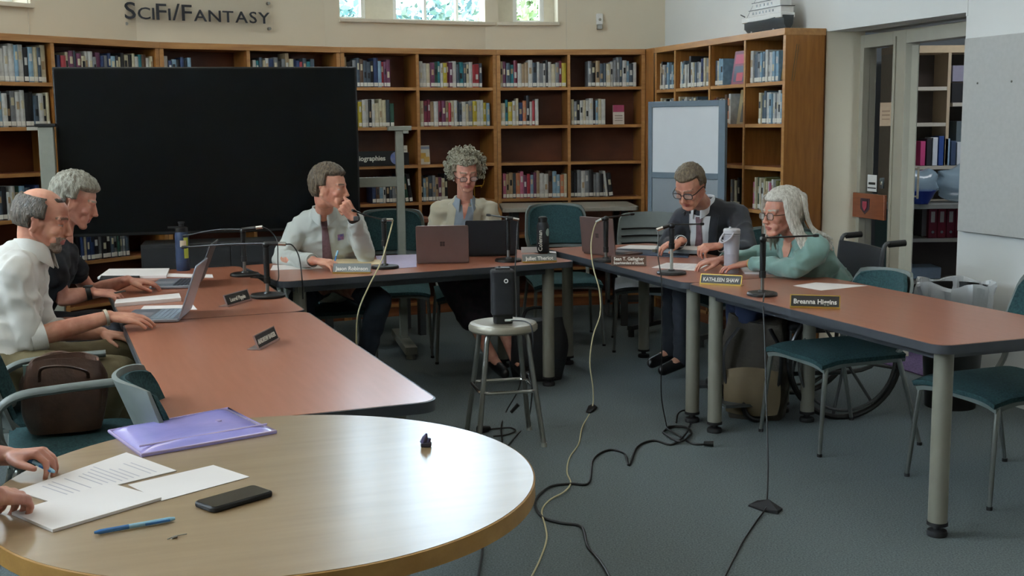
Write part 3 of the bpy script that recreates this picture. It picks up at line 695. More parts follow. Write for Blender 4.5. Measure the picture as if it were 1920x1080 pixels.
# side to the east: directions
rd = V2((.352, -.936)); rn = V2((.936, .352)); TL = 1.83; TWD = .762
rc = V2((.857, 5.775))
table('cherry laminate table of the horseshoe nearest the pinboard wall, its end to the camera', rc, rd, rn, TL, TWD, LG(TL, TWD))
table('cherry laminate table where the man in dark suit sits', rc - rd * (TL + .004), rd, rn, TL, TWD, LG(TL, TWD))
ld = V2((.37, -.929)); ln = V2((-.929, -.37)); lc = V2((-.885, 5.03))
table('empty-ended cherry laminate table touching the round oak table', lc, ld, ln, TL, TWD, LG(TL, TWD))
table('cherry laminate table with navy bottle and two laptops', lc - ld * (TL + .004), ld, ln, TL, TWD, LG(TL, TWD))
mdv = V2((.897, .441)).normalized(); mn = V2((-.441, .897)).normalized()
table('middle cherry laminate table behind the stool, linking both sides', V2((-1.195, 5.994)), mdv, mn, 1.75, .84, [(.14, .12), (1.62, .11), (.14, .72), (1.62, .72)])

# round oak table
RC = V2((-.545, 2.55)); RR = .592; RZ = .75
s = thing('round_table', 'round pale oak table with papers, phone and lilac folder on it', 'table', (RC.x, RC.y, 0))
b = MB(); b.lathe([(.001, RZ - .03), (RR - .004, RZ - .03), (RR - .004, RZ), (.001, RZ)], 128); o = b.build('tabletop', M['oaklam'], s, smooth=30); o.rotation_euler = (0, 0, R(20))
b = MB(); b.lathe([(RR - .005, RZ - .038), (RR + .0, RZ - .038), (RR + .0, RZ - .002), (RR - .005, RZ - .0006)], 128, cap=False); b.build('edge_band', M['oakedge'], s, smooth=30)
b = MB(); b.lathe([(.001, .06), (.04, .06), (.04, RZ - .04), (.001, RZ - .04)], 24); b.box(-.3, -.02, RZ - .06, .3, .02, RZ - .03).box(-.02, -.3, RZ - .06, .02, .3, RZ - .03); b.build('pedestal', M['dgrey'], s)
for k in range(4):
    b = MB(); b.tube([(0, 0, .07), (.34, 0, .03)], [.03, .022], 10); o = b.build('foot', M['dgrey'], s); o.rotation_euler = (0, 0, R(45 + 90 * k))

# ---------------------------------------------------------------- chairs
M['teal'] = mat('teal_upholstery', '#2d4849', .9, col2='#213638', vscale=120, bump=.2, bscale=250, spec=.2)
M['shell'] = plainmat('chair_shell_grey', '#636a66', .5)
M['cleg'] = mat('chair_leg_metal', '#80837f', .3, metal=.8, var=.1)
def surf(fn, nu, nv, th, flip=False):
    """closed slab around the surface fn(u,v)->Vector, thickness along the normal"""
    P = [[Vector(fn(i / nu, j / nv)) for j in range(nv + 1)] for i in range(nu + 1)]; vs = []; 
    def nor(i, j):
        a = P[min(i + 1, nu)][j] - P[max(i - 1, 0)][j]; b_ = P[i][min(j + 1, nv)] - P[i][max(j - 1, 0)]; n_ = a.cross(b_); return n_.normalized()
    for s_ in (0, 1):
        for i in range(nu + 1):
            for j in range(nv + 1): vs.append(P[i][j] + nor(i, j) * (th * s_))
    K = (nu + 1) * (nv + 1); q = lambda i, j, s_=0: s_ * K + i * (nv + 1) + j; fs = []
    for i in range(nu):
        for j in range(nv): fs += [(q(i, j), q(i, j + 1), q(i + 1, j + 1), q(i + 1, j)), (q(i, j, 1), q(i + 1, j, 1), q(i + 1, j + 1, 1), q(i, j + 1, 1))]
    for i in range(nu): fs += [(q(i, 0), q(i + 1, 0), q(i + 1, 0, 1), q(i, 0, 1)), (q(i + 1, nv), q(i, nv), q(i, nv, 1), q(i + 1, nv, 1))]
    for j in range(nv): fs += [(q(0, j + 1), q(0, j), q(0, j, 1), q(0, j + 1, 1)), (q(nu, j), q(nu, j + 1), q(nu, j + 1, 1), q(nu, j, 1))]
    return vs, fs
def chair(label, loc, rz, arms=False, mesh=False, bt=.86):
    """seat faces local +y"""
    t = thing('stacking_chair', label, 'chair', (loc[0], loc[1], 0), rz, group='teal and grey stacking chairs')
    pad = M['teal'] if not mesh else M['dgrey']
    b = MB(); b.add(*surf(lambda u, v: (.235 * (2 * u - 1), -.22 + .46 * v, .452 - .012 * math.sin(PI * u) - .035 * max(0, v - .8) ** 1.2 * 4 - .03 * abs(2 * u - 1) ** 4), 14, 12, .022)); b.build('seat', pad, t, bevel=0)
    b = MB(); b.add(*surf(lambda u, v: (.23 * (2 * u - 1), -.225 + .45 * v, .425 - .03 * max(0, v - .8) * 4 - .02 * abs(2 * u - 1) ** 4), 10, 8, .02)); b.build('seat_shell', M['shell'], t)
    def back(w_, z0, z1, off, cr):
        def f(u, v):
            k = 2 * u - 1; wv = w_ * (1 - .10 * v) * (1 - (cr * max(0, v - .8) / .2) ** 2 * .12 - .10 * max(0, .25 - v) / .25); z = z0 + (z1 - z0) * (v - .10 * (abs(k) ** 5) * max(0, v - .5))
            return (wv * k, -.235 - .13 * (z - .45) / .42 - .06 * max(0, z - .7) + .075 * k * k + off, z)
        return f
    b = MB(); b.add(*surf(back(.235, bt - .31, bt, 0, 1), 16, 10, .013)); b.build('back_shell', M['shell'], t)
    if not mesh:
        b = MB(); b.add(*surf(back(.218, bt - .285, bt - .015, .002, 1), 16, 10, -.016)); b.build('backrest', M['teal'], t)
    else:
        b = MB()
        for k in range(4):
            z = .63 + .05 * k; b.add(*surf(lambda u, v, z=z: (.2 * (2 * u - 1), -.235 - .13 * (z - .45) / .42 + .075 * (2 * u - 1) ** 2 + .004, z + .012 * v), 12, 1, -.006))
        b.build('back_slats', M['black'], t)
    for sx in (-1, 1):
        b = MB(); b.tube(smooth_path([(sx * .21, -.17, .42), (sx * .22, -.235, .50), (sx * .215, -.245, .6), (sx * .205, -.25, .70)], 5), .013, 8); b.build('back_upright', M['shell'], t)
        b = MB(); b.tube(smooth_path([(sx * .19, .10, .425), (sx * .215, .19, .415), (sx * .225, .215, .37), (sx * .245, .25, .008)], 5), [.012] * 11 + [.012, .011, .010, .010, .009], 10); l = b.build('leg', M['cleg'], t); q = MB(); q.lathe([(.001, .0), (.012, .0), (.012, .014), (.001, .014)], 10, c=(sx * .245, .25, 0)); q.build('glide', M['blackm'], l)
        b = MB(); b.tube(smooth_path([(sx * .19, -.10, .425), (sx * .22, -.18, .415), (sx * .23, -.205, .37), (sx * .26, -.30, .008)], 5), [.012] * 11 + [.012, .011, .010, .010, .009], 10); l = b.build('leg', M['cleg'], t); q = MB(); q.lathe([(.001, .0), (.012, .0), (.012, .014), (.001, .014)], 10, c=(sx * .26, -.30, 0)); q.build('glide', M['blackm'], l)
        if arms:
            b = MB(); b.tube(smooth_path([(sx * .25, -.25, .50), (sx * .275, -.24, .62), (sx * .285, -.18, .672), (sx * .285, -.05, .685), (sx * .275, .13, .69)], 6), [.014] * 8 + [.02] * 17, 12, flat=.7); b.build('armrest', M['shell'], t)
            b = MB(); b.tube([(sx * .24, -.2, .43), (sx * .255, -.25, .52)], .016, 8); b.build('arm_bracket', M['shell'], t)
    return t
def face(d): return math.atan2(-d[0], d[1])     # rz so that local +y points along d
chair('armless teal chair pulled up to the table between wheelchair and lined waste bin', (1.55, 5.57), face((-.936, -.352)), bt=.81)
chair('teal chair at the table end under the pinboard', (2.02, 4.80), face((-.936, -.352)), bt=.88)
chair('teal chair pushed behind the middle table beside man in tie', (-.80, 7.90), face((.1, -1)), bt=.95)
chair('empty teal chair behind the black bottle with white lettering', (.36, 8.25), face((.12, -1)), bt=.95)
chair('grey slatted chair against the rolling whiteboard beside dark-suited man', (.95, 8.02), face((-.1, -1)), mesh=True, bt=.90)
chair('chair under the man with tie and hand on chin', (-1.12, 7.10), face((.35, -1)), arms=True)
chair('chair under the curly-haired woman in beige jacket', (-.27, 7.74), face((.1, -1)))
chair('chair under the man in the dark suit', (1.36, 7.35), face((-.936, -.35)))
chair('teal armchair holding the brown leather bag', (-1.55, 4.07), face((.92, .38)), arms=True)
chair('teal chair tucked under table beside the lilac folder, curved shell to camera', (-.74, 3.30), face((.93, .33)))
chair('teal chair under the balding man in white shirt', (-2.05, 4.50), face((.929, .20)))
chair('teal chair under the grey-haired man in black shirt', (-2.28, 5.15), face((.929, .30)))

# ---- library tables at the back
M['greylam'] = plainmat('grey_laminate', '#8c8579', .35)
M['brownlam'] = wood('brown_laminate', '#7e4a33', '#6f3e2a', .35)
def lib_table(label, c, rz, L, Wd, z, mtop, goods=True):
    t = thing('library_table', label, 'table', (c[0], c[1], 0), rz)
    b = MB(); b.prism(rrect(-L / 2, -Wd / 2, L / 2, Wd / 2, .04), z - .03, z); b.build('tabletop', mtop, t, bevel=.003)
    for x in (-L / 2 + .1, L / 2 - .1):
        for y in (-Wd / 2 + .09, Wd / 2 - .09):
            b = MB(); b.box(x - .025, y - .025, 0, x + .025, y + .025, z - .03); b.build('leg', M['dgrey'], t, bevel=.003)
    return t
q = D(1065, 388, 8.9)
lib_table('grey-topped library table in front of the back bookcase beside empty teal chair', (q.x, 9.05), R(3), 1.02, .62, 1.53 - 8.85 * (386 - 231) / F, M['greylam'])
lib_table('brown library table behind the television end and grey post', (-1.05, 8.55), R(25), .9, .5, .86, M['brownlam'])

# ---- metal stool
s = thing('metal_stool', 'steel stool with beige seat holding the black speaker tower', 'stool', (-.045, 5.60, 0), R(12))
b = MB(); b.lathe([(.001, .555), (.13, .555), (.158, .545), (.166, .553), (.167, .57), (.160, .583), (.14, .588), (.12, .585), (.001, .583)], 40); b.build('seat', mat('beige_enamel', '#8f897a', .35, metal=.3, var=.08), s)
for k in range(4):
    a = R(45 + 90 * k); c, d_ = math.cos(a), math.sin(a)
    b = MB(); b.tube(smooth_path([(c * .05, d_ * .05, .548), (c * .115, d_ * .115, .545), (c * .14, d_ * .14, .515), (c * .155, d_ * .155, .42), (c * .225, d_ * .225, .012)], 6), .0125, 12); l = b.build('leg', M['steel'], s)
    q = MB(); q.lathe([(.001, 0), (.014, 0), (.014, .02), (.001, .02)], 12, c=(c * .226, d_ * .226, 0)); q.build('glide', M['lgrey'], l)
b = MB(); rr = .165; z_ = .27
ring = rrect(-.14, -.14, .14, .14, .05, 6); pts = [(x, y, z_) for x, y in ring]; b.tube(pts + [pts[0]], .009, 10, caps=False); b.build('footring', M['chrome'], s)

# ---- trash bin
s = thing('trash_bin', 'dark waste bin with clear plastic liner folded over its rim, by the door wall', 'bin', (2.35, 6.20, 0))
b = MB(); b.lathe([(.001, .0), (.13, .0), (.175, .655), (.165, .655), (.12, .02), (.001, .02)], 32, cap=False); b.build('bin_body', M['black'], s)
b = MB(); r_ = random.Random(3); vs = []; fs = []; n = 72
prof = [(.155, .565), (.168, .625), (.176, .67), (.19, .673), (.197, .655), (.192, .60), (.185, .55), (.180, .52)]
ph = [r_.uniform(0, 6.28) for _ in range(8)]
for k, (rr, z) in enumerate(prof):
    for j in range(n):
        a = 2 * PI * j / n; w_ = .009 * math.sin(7 * a + ph[k]) + .006 * math.sin(13 * a + ph[0]) + .004 * math.sin(23 * a + ph[3])
        vs.append(((rr + w_) * math.cos(a), (rr + w_) * math.sin(a), z + (.012 * math.sin(5 * a + ph[2]) + (.03 * math.sin(3 * a + 1) if k > 5 else 0))))
for k in range(len(prof) - 1):
    for j in range(n): j2 = (j + 1) % n; fs.append((k * n + j, k * n + j2, (k + 1) * n + j2, (k + 1) * n + j))
b.add(vs, fs); M['liner'] = mat('clear_plastic_film', '#dfe6ec', .18, var=0, alpha=.6, spec=.9, bump=.4, bscale=30); b.build('liner', M['liner'], s)

# ---- wheelchair
s = thing('wheelchair', 'black wheelchair carrying the white-haired woman', 'wheelchair', (1.60, 6.22, 0), face((-.985, -.16)))
for sx in (-1, 1):
    x = sx * .29
    b = MB(); pts = [(x, -.06 + .30 * math.cos(a), .31 + .30 * math.sin(a)) for a in np.linspace(0, 2 * PI, 49)]; b.tube(pts, .016, 10, caps=False); wl_ = b.build('wheel', M['black'], s)
    b = MB(); pts = [(x + sx * .025, -.06 + .26 * math.cos(a), .31 + .26 * math.sin(a)) for a in np.linspace(0, 2 * PI, 49)]; b.tube(pts, .008, 8, caps=False); b.build('push_rim', M['dgrey'], wl_)
    for k in range(8):
        a = PI / 4 * k + .2; b = MB(); b.tube([(x, -.06 + .03 * math.cos(a), .31 + .03 * math.sin(a)), (x, -.06 + .29 * math.cos(a), .31 + .29 * math.sin(a))], .008, 6); b.build('spoke', M['dgrey'], wl_)
    b = MB(); b.M = Matrix.Translation((x, -.06, .31)) @ Matrix.Rotation(R(90), 4, 'Y'); b.lathe([(.001, -.03), (.035, -.03), (.035, .03), (.001, .03)], 16); b.build('hub', M['black'], wl_)
    b = MB(); pts = [(x * .95, .40 + .075 * math.cos(a), .09 + .075 * math.sin(a)) for a in np.linspace(0, 2 * PI, 25)]; b.tube(pts, .014, 8, caps=False); b.tube([(x * .95, .40, .09), (x * .95, .36, .22)], .01, 8); b.build('caster', M['black'], s)
    b = MB(); b.tube(smooth_path([(x * .86, .38, .22), (x * .86, .2, .24), (x * .86, -.22, .26), (x * .86, -.25, .5), (x * .86, -.27, .86), (x * .86, -.33, .90)], 6), .012, 8).tube([(x * .86, .22, .25), (x * .86, .22, .46), (x * .86, -.25, .46)], .012, 8); b.build('side_frame', M['dgrey'], s)
    b = MB(); b.tube([(x * .86, -.30, .895), (x * .86, -.39, .90)], .017, 12); b.build('push_handle', M['black'], s)
    b = MB(); b.tube(smooth_path([(x * .92, -.25, .66), (x * .92, -.1, .70), (x * .92, .08, .70)], 6), .02, 10, flat=.7).tube([(x * .92, .06, .69), (x * .92, .1, .46)], .01, 8); b.build('armrest', M['black'], s)
    b = MB(); b.tube([(x * .8, .36, .24), (x * .8, .48, .10)], .01, 8); b.box(x * .8 - .07, .42, .09, x * .8 + .07, .58, .105); b.build('footrest', M['dgrey'], s)
b = MB(); b.box(-.235, -.22, .45, .235, .22, .495); b.build('seat', M['blackm'], s, bevel=.015)
b = MB(); b.add(*surf(lambda u, v: (.245 * (2 * u - 1), -.25 - .03 * v - .03 * (1 - (2 * u - 1) ** 2), .5 + .37 * v), 10, 8, -.02)); b.build('backrest', M['blackm'], s)

# ---- black cabinet added to fill the dark area under the television
s = thing('media_cabinet', 'plain black cabinet standing under the television', 'cabinet', (tx.location.x + .02, tx.location.y + .18, 0), tx.rotation_euler.z)
b = MB(); b.box(-.52, -.2, .05, .58, .12, .80); b.build('carcass', M['blackm'], s, bevel=.004)
for x0, x1 in ((-.51, .028), (.032, .57)):
    b = MB(); b.box(x0, -.215, .07, x1, -.201, .78); d_ = b.build('door', M['blackm'], s, bevel=.002); q = MB(); q.box(x1 - .05 if x0 < 0 else x0 + .03, -.235, .4, x1 - .03 if x0 < 0 else x0 + .05, -.216, .52); q.build('handle', M['dgrey'], d_)

# ---------------------------------------------------------------- paper and folders
M['paper'] = mat('white_paper', '#e2ddda', .7, var=.03, vscale=6, spec=.3)
M['ink'] = plainmat('print_grey', '#bdbac0', .8)
def sheet(name, label, cat, px, z, h, mts, lines=None, ends=None, group=None, world=None):
    """flat stack from four photo corners lying on a surface of height z (0.6 mm above it)"""
    P = world or [G(x, y, z) for x, y in px]
    c = sum(P, Vector()) / 4; z0 = z + .0006
    b = MB(); vs = [(p.x - c.x, p.y - c.y, z0 - z) for p in P] + [(p.x - c.x, p.y - c.y, z0 - z + h) for p in P]
    b.add(vs, [(0, 1, 2, 3), (7, 6, 5, 4)] + [(i, 4 + i, 4 + (i + 1) % 4, (i + 1) % 4) for i in range(4)])
    if lines:
        rr_ = random.Random(lines)
        def bl(u, v): 
            a = P[0].lerp(P[1], u); b_ = P[3].lerp(P[2], u); q = a.lerp(b_, v); return (q.x - c.x, q.y - c.y, z0 - z + h + .0004)
        n = 16; e1, e2 = P[1] - P[0], P[3] - P[0]; up_ = e1.x * e2.y - e1.y * e2.x > 0
        for i in range(n):
            v = .12 + .76 * i / n; u1 = rr_.uniform(.55, .9)
            if rr_.random() < .15: continue
            b.add([bl(.1, v), bl(u1, v), bl(u1, v + .012), bl(.1, v + .012)], [(0, 1, 2, 3) if up_ else (3, 2, 1, 0)], 1)
    o = b.build(name, mts, smooth=0); o.location = (c.x, c.y, z); return tag(o, label, cat, group)
PP = [M['paper'], M['ink']]
sheet('paper', 'printed white sheet under the hand with blue pen on round table', 'paper', [(331, 884), (237, 850), (30, 922), (92, 942)], RZ, .002, PP, 3)
sheet('paper_stack', 'thick white stapled stack with rough edge, nearest the table rim', 'paper', [(303, 938), (205, 910), (22, 966), (99, 999)], RZ, .006, PP)
sheet('paper', 'blank white sheet between the lilac folder and the phone', 'paper', [(468, 895), (400, 873), (240, 910), (303, 940)], RZ, .001, PP)
# lilac plastic envelope
M['lilac'] = mat('lilac_plastic', '#938fd6', .16, col2='#a49adb', vscale=5, spec=.8, bump=.25, bscale=9, coat=.6)
M['lilace'] = mat('clear_lilac_edge', '#b7a8d8', .15, var=.1, spec=.9, coat=.5)
P = [G(203, 812, RZ), G(428, 769, RZ), G(519, 813, RZ), G(266, 858, RZ)]; c = sum(P, Vector()) / 4
s = thing('plastic_folder', 'glossy lilac plastic envelope folder on round table edge', 'folder', (c.x, c.y, RZ + .0006))
Q = [p - c for p in P]
def bil(u, v): return Q[0].lerp(Q[1], u).lerp(Q[3].lerp(Q[2], u), v)
b = MB(); nu, nv = 20, 14; vs = []; fs = []
for i in range(nu + 1):
    for j in range(nv + 1):
        u, v = i / nu, j / nv; p = bil(u, v); e = min(u, 1 - u, v, 1 - v); vs.append((p.x, p.y, .004 + .014 * min(1, e * 7) ** .6 + .0012 * math.sin(9 * u + 5 * v) * (e > .03)))
for i in range(nu):
    for j in range(nv): fs.append((i * (nv + 1) + j, i * (nv + 1) + j + 1, (i + 1) * (nv + 1) + j + 1, (i + 1) * (nv + 1) + j)[::-1])
K = len(vs); ringi = [i * (nv + 1) for i in range(nu + 1)] + [nu * (nv + 1) + j for j in range(1, nv + 1)] + [i * (nv + 1) + nv for i in range(nu - 1, -1, -1)] + [j for j in range(nv - 1, 0, -1)]
for k in ringi: vs.append((vs[k][0], vs[k][1], 0))
n = len(ringi)
for k in range(n): fs.append((ringi[k], ringi[(k + 1) % n], K + (k + 1) % n, K + k)[::-1])
b.add(vs, fs); b.build('envelope', M['lilac'], s, smooth=50)
b = MB(); ed = [bil(.004, .01), bil(.996, .01), bil(.996, .99), bil(.004, .99)]; ed = [Vector((p.x, p.y, .005)) for p in ed]; b.tube(ed + [ed[0]], .004, 8); b.build('welded_edge', M['lilace'], s)
b = MB(); a0, a1 = bil(.02, .86), bil(.98, .86); a0.z = a1.z = .017; b.tube([a0, a1], .0025, 6); b.build('zip_ridge', M['lilace'], s)
b = MB(); q_ = bil(.72, .52); b.lathe([(.001, .017), (.009, .017), (.008, .021), (.001, .021)], 14, c=(q_.x, q_.y, 0)); b.build('snap_button', M['lilace'], s)
# phone
P = [G(365, 951, RZ), G(489, 915, RZ), G(510, 931, RZ), G(388, 965, RZ)]; c = sum(P, Vector()) / 4; e = (P[1] + P[2] - P[0] - P[3]) / 2
s = thing('mobile_phone', 'black mobile phone in a dark case lying face up on round table', 'phone', (c.x, c.y, RZ + .0006), math.atan2(e.y, e.x))
b = MB(); b.prism(rrect(-.076, -.037, .076, .037, .012), 0, .011); b.build('case', M['blackm'], s, bevel=.003)
b = MB(); b.prism(rrect(-.071, -.033, .071, .033, .008), .011, .0118); b.build('screen', plainmat('phone_glass', '#0c0e0f', .12), s, smooth=0)
# ballpoint pens
M['penb'] = mat('pen_blue_clear', '#3f78b4', .2, var=.2, spec=.7); M['penc'] = mat('pen_pale_blue', '#93c3da', .2, spec=.7)
def pen(p0, p1, label, parent_z):
    d = p1 - p0; L = d.length; m = basis(p0, d, (0, 0, 1) if abs(d.normalized().z) < .9 else (0, 1, 0))
    t = thing('ballpoint_pen', label, 'pen'); t.matrix_world = m
    b = MB(); b.tube([(0, 0, 0), (L * .07, 0, 0), (L * .42, 0, 0)], [.0025, .0048, .0048], 12); b.build('grip', M['penb'], t)
    b = MB(); b.tube([(L * .42, 0, 0), (L * .93, 0, 0), (L, 0, 0)], [.0048, .0048, .003], 12); b.build('barrel', M['penc'], t)
    b = MB(); b.box(L * .62, -.002, .004, L * .93, .002, .007); b.build('clip', M['penb'], t)
    return t
pen(G(177, 1004, RZ) + Vector((0, 0, .0056)), G(328, 977, RZ) + Vector((0, 0, .0056)), 'clear blue ballpoint pen lying beside the stapled stack on round table', 0)
b = MB(); b.tube([G(314, 1011, RZ + .002), G(328, 1005, RZ + .003), G(350, 1001, RZ + .002)], .0011, 6); b.tube([G(322, 1009, RZ + .002), G(332, 1006, RZ + .0025)], .0022, 6); tag(b.build('hair_pin', M['steel']), 'tiny silver pin lying in front of the blue pen on round table', 'pin')
# small dark figure
q_ = G(799, 838, RZ); s = thing('lapel_clip', 'tiny dark purple clip standing on the bright part of round table', 'clip', q_)
b = MB(); b.box(-.013, -.009, .001, .013, .009, .012); b.build('base', plainmat('clip_dark', '#26222e', .4), s, bevel=.003)
b = MB(); b.tube([(-.008, 0, .01), (-.002, 0, .024), (.002, 0, .034)], [.008, .007, .002], 8).tube([(.004, 0, .01), (.009, 0, .022)], [.006, .004], 8); b.build('jaw', plainmat('clip_purple', '#3a3550', .3), s)

# ---- papers on the conference tables
sheet('paper_pile', 'ragged pile of white papers with dark spiral pad beyond the grey laptops', 'papers', [(183, 524), (205, 508), (318, 507), (312, 521)], TZ, .012, PP)
sheet('notebook', 'black notebook with white pages edging the ragged paper pile', 'notebook', [(186, 529), (190, 522), (262, 522), (258, 530)], TZ, .014, [M['blackm'], M['paper']])
sheet('paper', 'white sheet lying flat behind the far grey laptop', 'paper', [(300, 519), (312, 513), (398, 515), (400, 521)], TZ, .001, PP)
sheet('paper_pile', 'stack of curled white papers between the two grey laptops', 'papers', [(215, 576), (218, 568), (336, 556), (340, 565)], TZ, .016, PP)
sheet('paper', 'white paper under the near grey laptop', 'paper', [(262, 582), (270, 574), (362, 572), (370, 581)], TZ, .0008, PP)
sheet('paper', 'white page with torn edge in front of sleeve of man in tie', 'paper', [(507, 507), (512, 498), (592, 496), (606, 504)], TZ, .002, PP)
sheet('folder', 'cream folder under the writing hand of man in tie', 'folder', [(600, 497), (618, 486), (712, 488), (716, 496)], TZ, .004, [plainmat('cream_card', '#d8c39a', .6), M['ink']])
sheet('paper', 'pale lavender sheet between black microphone and brown laptop', 'paper', [(716, 506), (704, 480), (781, 477), (781, 501)], TZ, .001, [plainmat('lavender_paper', '#a79bb8', .5), M['ink']])  # glare on the table top, painted as a thin lavender sheet
s_ = thing('tent_card', 'small folded white card beside the black bottle', 'card', G(994, 474, TZ)); b = MB(); b.add([(-.055, 0, .001), (.055, 0, .001), (.055, .02, .034), (-.055, .02, .034), (.055, .045, .001), (-.055, .045, .001)], [(0, 1, 2, 3), (3, 2, 4, 5), (3, 2, 1, 0), (5, 4, 2, 3)]); b.build('card', M['paper'], s_, smooth=0)
b = MB(); b.tube([G(1040, 474, TZ + .006), G(1046, 473, TZ + .006)], .006, 8); b.build('fold', M['paper'], s_)
sheet('paper', 'white sheet edge lying beside base of the black bottle', 'paper', [(1030, 474), (1030, 471), (1042, 472), (1043, 475)], TZ, .001, PP)
M['navy'] = plainmat('folder_navy', '#2b3648', .5)
sheet('folder', 'dark blue folder under the open binder of the dark-suited man', 'folder', [(1153, 476), (1160, 465), (1300, 462), (1290, 484)], TZ, .006, [M['navy'], M['ink']])
sheet('paper', 'white page on the dark blue folder', 'paper', [(1156, 466), (1180, 460), (1262, 462), (1240, 469)], TZ + .008, .002, PP)
s_ = thing('ring_binder', 'grey ring binder with papers under the hands of dark-suited man', 'binder', (0, 0, 0))
P = [G(1228, 476, TZ), G(1238, 462, TZ), G(1330, 460, TZ), G(1322, 480, TZ)]; c = sum(P, Vector()) / 4; s_.location = c
b = MB(); b.add([(p.x - c.x, p.y - c.y, .010) for p in P] + [(p.x - c.x, p.y - c.y, .03) for p in P], [(0, 1, 2, 3), (7, 6, 5, 4)] + [(i, 4 + i, 4 + (i + 1) % 4, (i + 1) % 4) for i in range(4)]); b.build('cover', plainmat('binder_grey', '#8f979c', .4), s_, smooth=0)
b = MB(); b.add([(p.x - c.x, (p.y - c.y), .0305) for p in [x.lerp(c, .08) for x in P]] + [(p.x - c.x, p.y - c.y, .036) for p in [x.lerp(c, .1) for x in P]], [(0, 1, 2, 3), (7, 6, 5, 4)] + [(i, 4 + i, 4 + (i + 1) % 4, (i + 1) % 4) for i in range(4)]); b.build('pages', M['paper'], s_, smooth=0)
b = MB(); b.lathe([(.001, .012), (.014, .012), (.014, .028), (.001, .028)], 14, c=(P[0].x - c.x - .004, P[0].y - c.y - .004, 0)); b.build('spine_hole', M['postg'], s_)
sheet('paper', 'white printed page beneath the arm of teal-bloused woman', 'paper', [(1222, 502), (1250, 493), (1330, 496), (1306, 508)], TZ, .001, PP, 5)
sheet('folder', 'manila envelope sticking out beyond the white papers near teal elbow', 'folder', [(1440, 512), (1450, 500), (1522, 509), (1505, 518)], TZ, .003, [plainmat('manila', '#c08a3e', .6), M['ink']])
sheet('paper_stack', 'thick white papers beside the lilac-grey tumbler', 'papers', [(1396, 514), (1388, 503), (1448, 500), (1490, 516)], TZ, .010, PP)
sheet('paper', 'single white sheet alone on the table behind the last name plate', 'paper', [(1487, 536), (1530, 530), (1627, 536), (1540, 545)], TZ, .001, PP)

# ---------------------------------------------------------------- laptops
def laptop(label, c, rz, w_, d_, ang, lid, basec, screen, keys=True, logo=None, z=TZ):
    """local: user sits at -y, hinge at +y"""
    t = thing('laptop', label, 'laptop', (c[0], c[1], z + .0006), rz, group='laptops on the conference tables')
    b = MB(); b.prism(rrect(-w_ / 2, -d_ / 2, w_ / 2, d_ / 2, .01), .002, .014); base = b.build('base', basec, t, bevel=.002)
    b = MB()
    for i in range(11):
        for j in range(5):
            x = -w_ / 2 + .018 + (w_ - .036) * i / 11; y = .0 + (d_ / 2 - .02) * j / 5; b.box(x, y, .014, x + (w_ - .036) / 11 - .003, y + (d_ / 2 - .02) / 5 - .003, .0152)
    b.build('keyboard', keys, base, smooth=0)
    b = MB(); b.box(-.055, -d_ / 2 + .01, .0138, .055, -.012, .0144); b.build('trackpad', plainmat('trackpad', '#8d9096', .3), base, smooth=0)
    Mt = Matrix.Translation((0, d_ / 2, .012)) @ Matrix.Rotation(R(-ang), 4, 'X')
    b = MB(); b.M = Mt @ Matrix.Rotation(R(90), 4, 'X'); b.prism(rrect(-w_ / 2, 0, w_ / 2, d_, .01), -.007, 0); ld_ = b.build('lid', lid, t, bevel=.002)
    b = MB(); b.M = Mt @ Matrix.Rotation(R(90), 4, 'X'); b.box(-w_ / 2 + .006, .008, -.0001, w_ / 2 - .006, d_ - .006, .0006); b.build('screen', screen, ld_, smooth=0)
    if logo:
        b = MB(); b.M = Mt @ Matrix.Rotation(R(90), 4, 'X')
        for x in (0, 1):
            for y in (0, 1): b.box(-.0135 + .014 * x, d_ * .5 - .0135 + .014 * y, -.0076, -.0005 + .014 * x, d_ * .5 - .0005 + .014 * y, -.0069)
        b.build('logo', logo, ld_, smooth=0)
    return t
M['silver'] = mat('laptop_silver', '#9aa3ae', .3, metal=.6, var=.05)
M['scr'] = plainmat('laptop_screen_off', '#15161a', .12)
M['scrl'] = plainmat('laptop_screen_lilac', '#b3909f', .18)
M['keysg'] = plainmat('keys_silver', '#8796a2', .4); M['keysb'] = plainmat('keys_dark', '#2a2d36', .5)
M['bronze'] = mat('laptop_bronze', '#6e5a54', .35, metal=.5, var=.08)
laptop('silver laptop open in front of the balding man in white shirt', (-1.50, 4.90), face((.955, .10)), .30, .235, 20, M['silver'], M['silver'], M['scrl'], M['keysg'])
laptop('grey laptop with dark keys open before the man in black shirt', (-1.70, 5.93), face((.95, .12)), .31, .22, 22, M['dgrey'], M['silver'], M['scr'], M['keysb'])
q_ = G(829, 495, TZ)
laptop('bronze laptop lid with dark square logo on the middle table', (q_.x, q_.y + .13), face((.03, -1)), .30, .215, 12, M['bronze'], M['bronze'], M['scr'], M['keysb'], plainmat('logo_dark', '#2c1d1a', .4))
laptop('black laptop opened toward the curly-haired woman', (-.13, 7.17), face((.06, -1)), .31, .22, 16, M['blackm'], M['black'], M['scr'], M['keysb'])
laptop('dark bronze laptop turned toward the man in dark suit', (.615, 7.11), face((-.80, -.60)), .30, .22, 6, M['bronze'], M['bronze'], M['scr'], M['keysb'], plainmat('logo_dark2', '#33231f', .4))

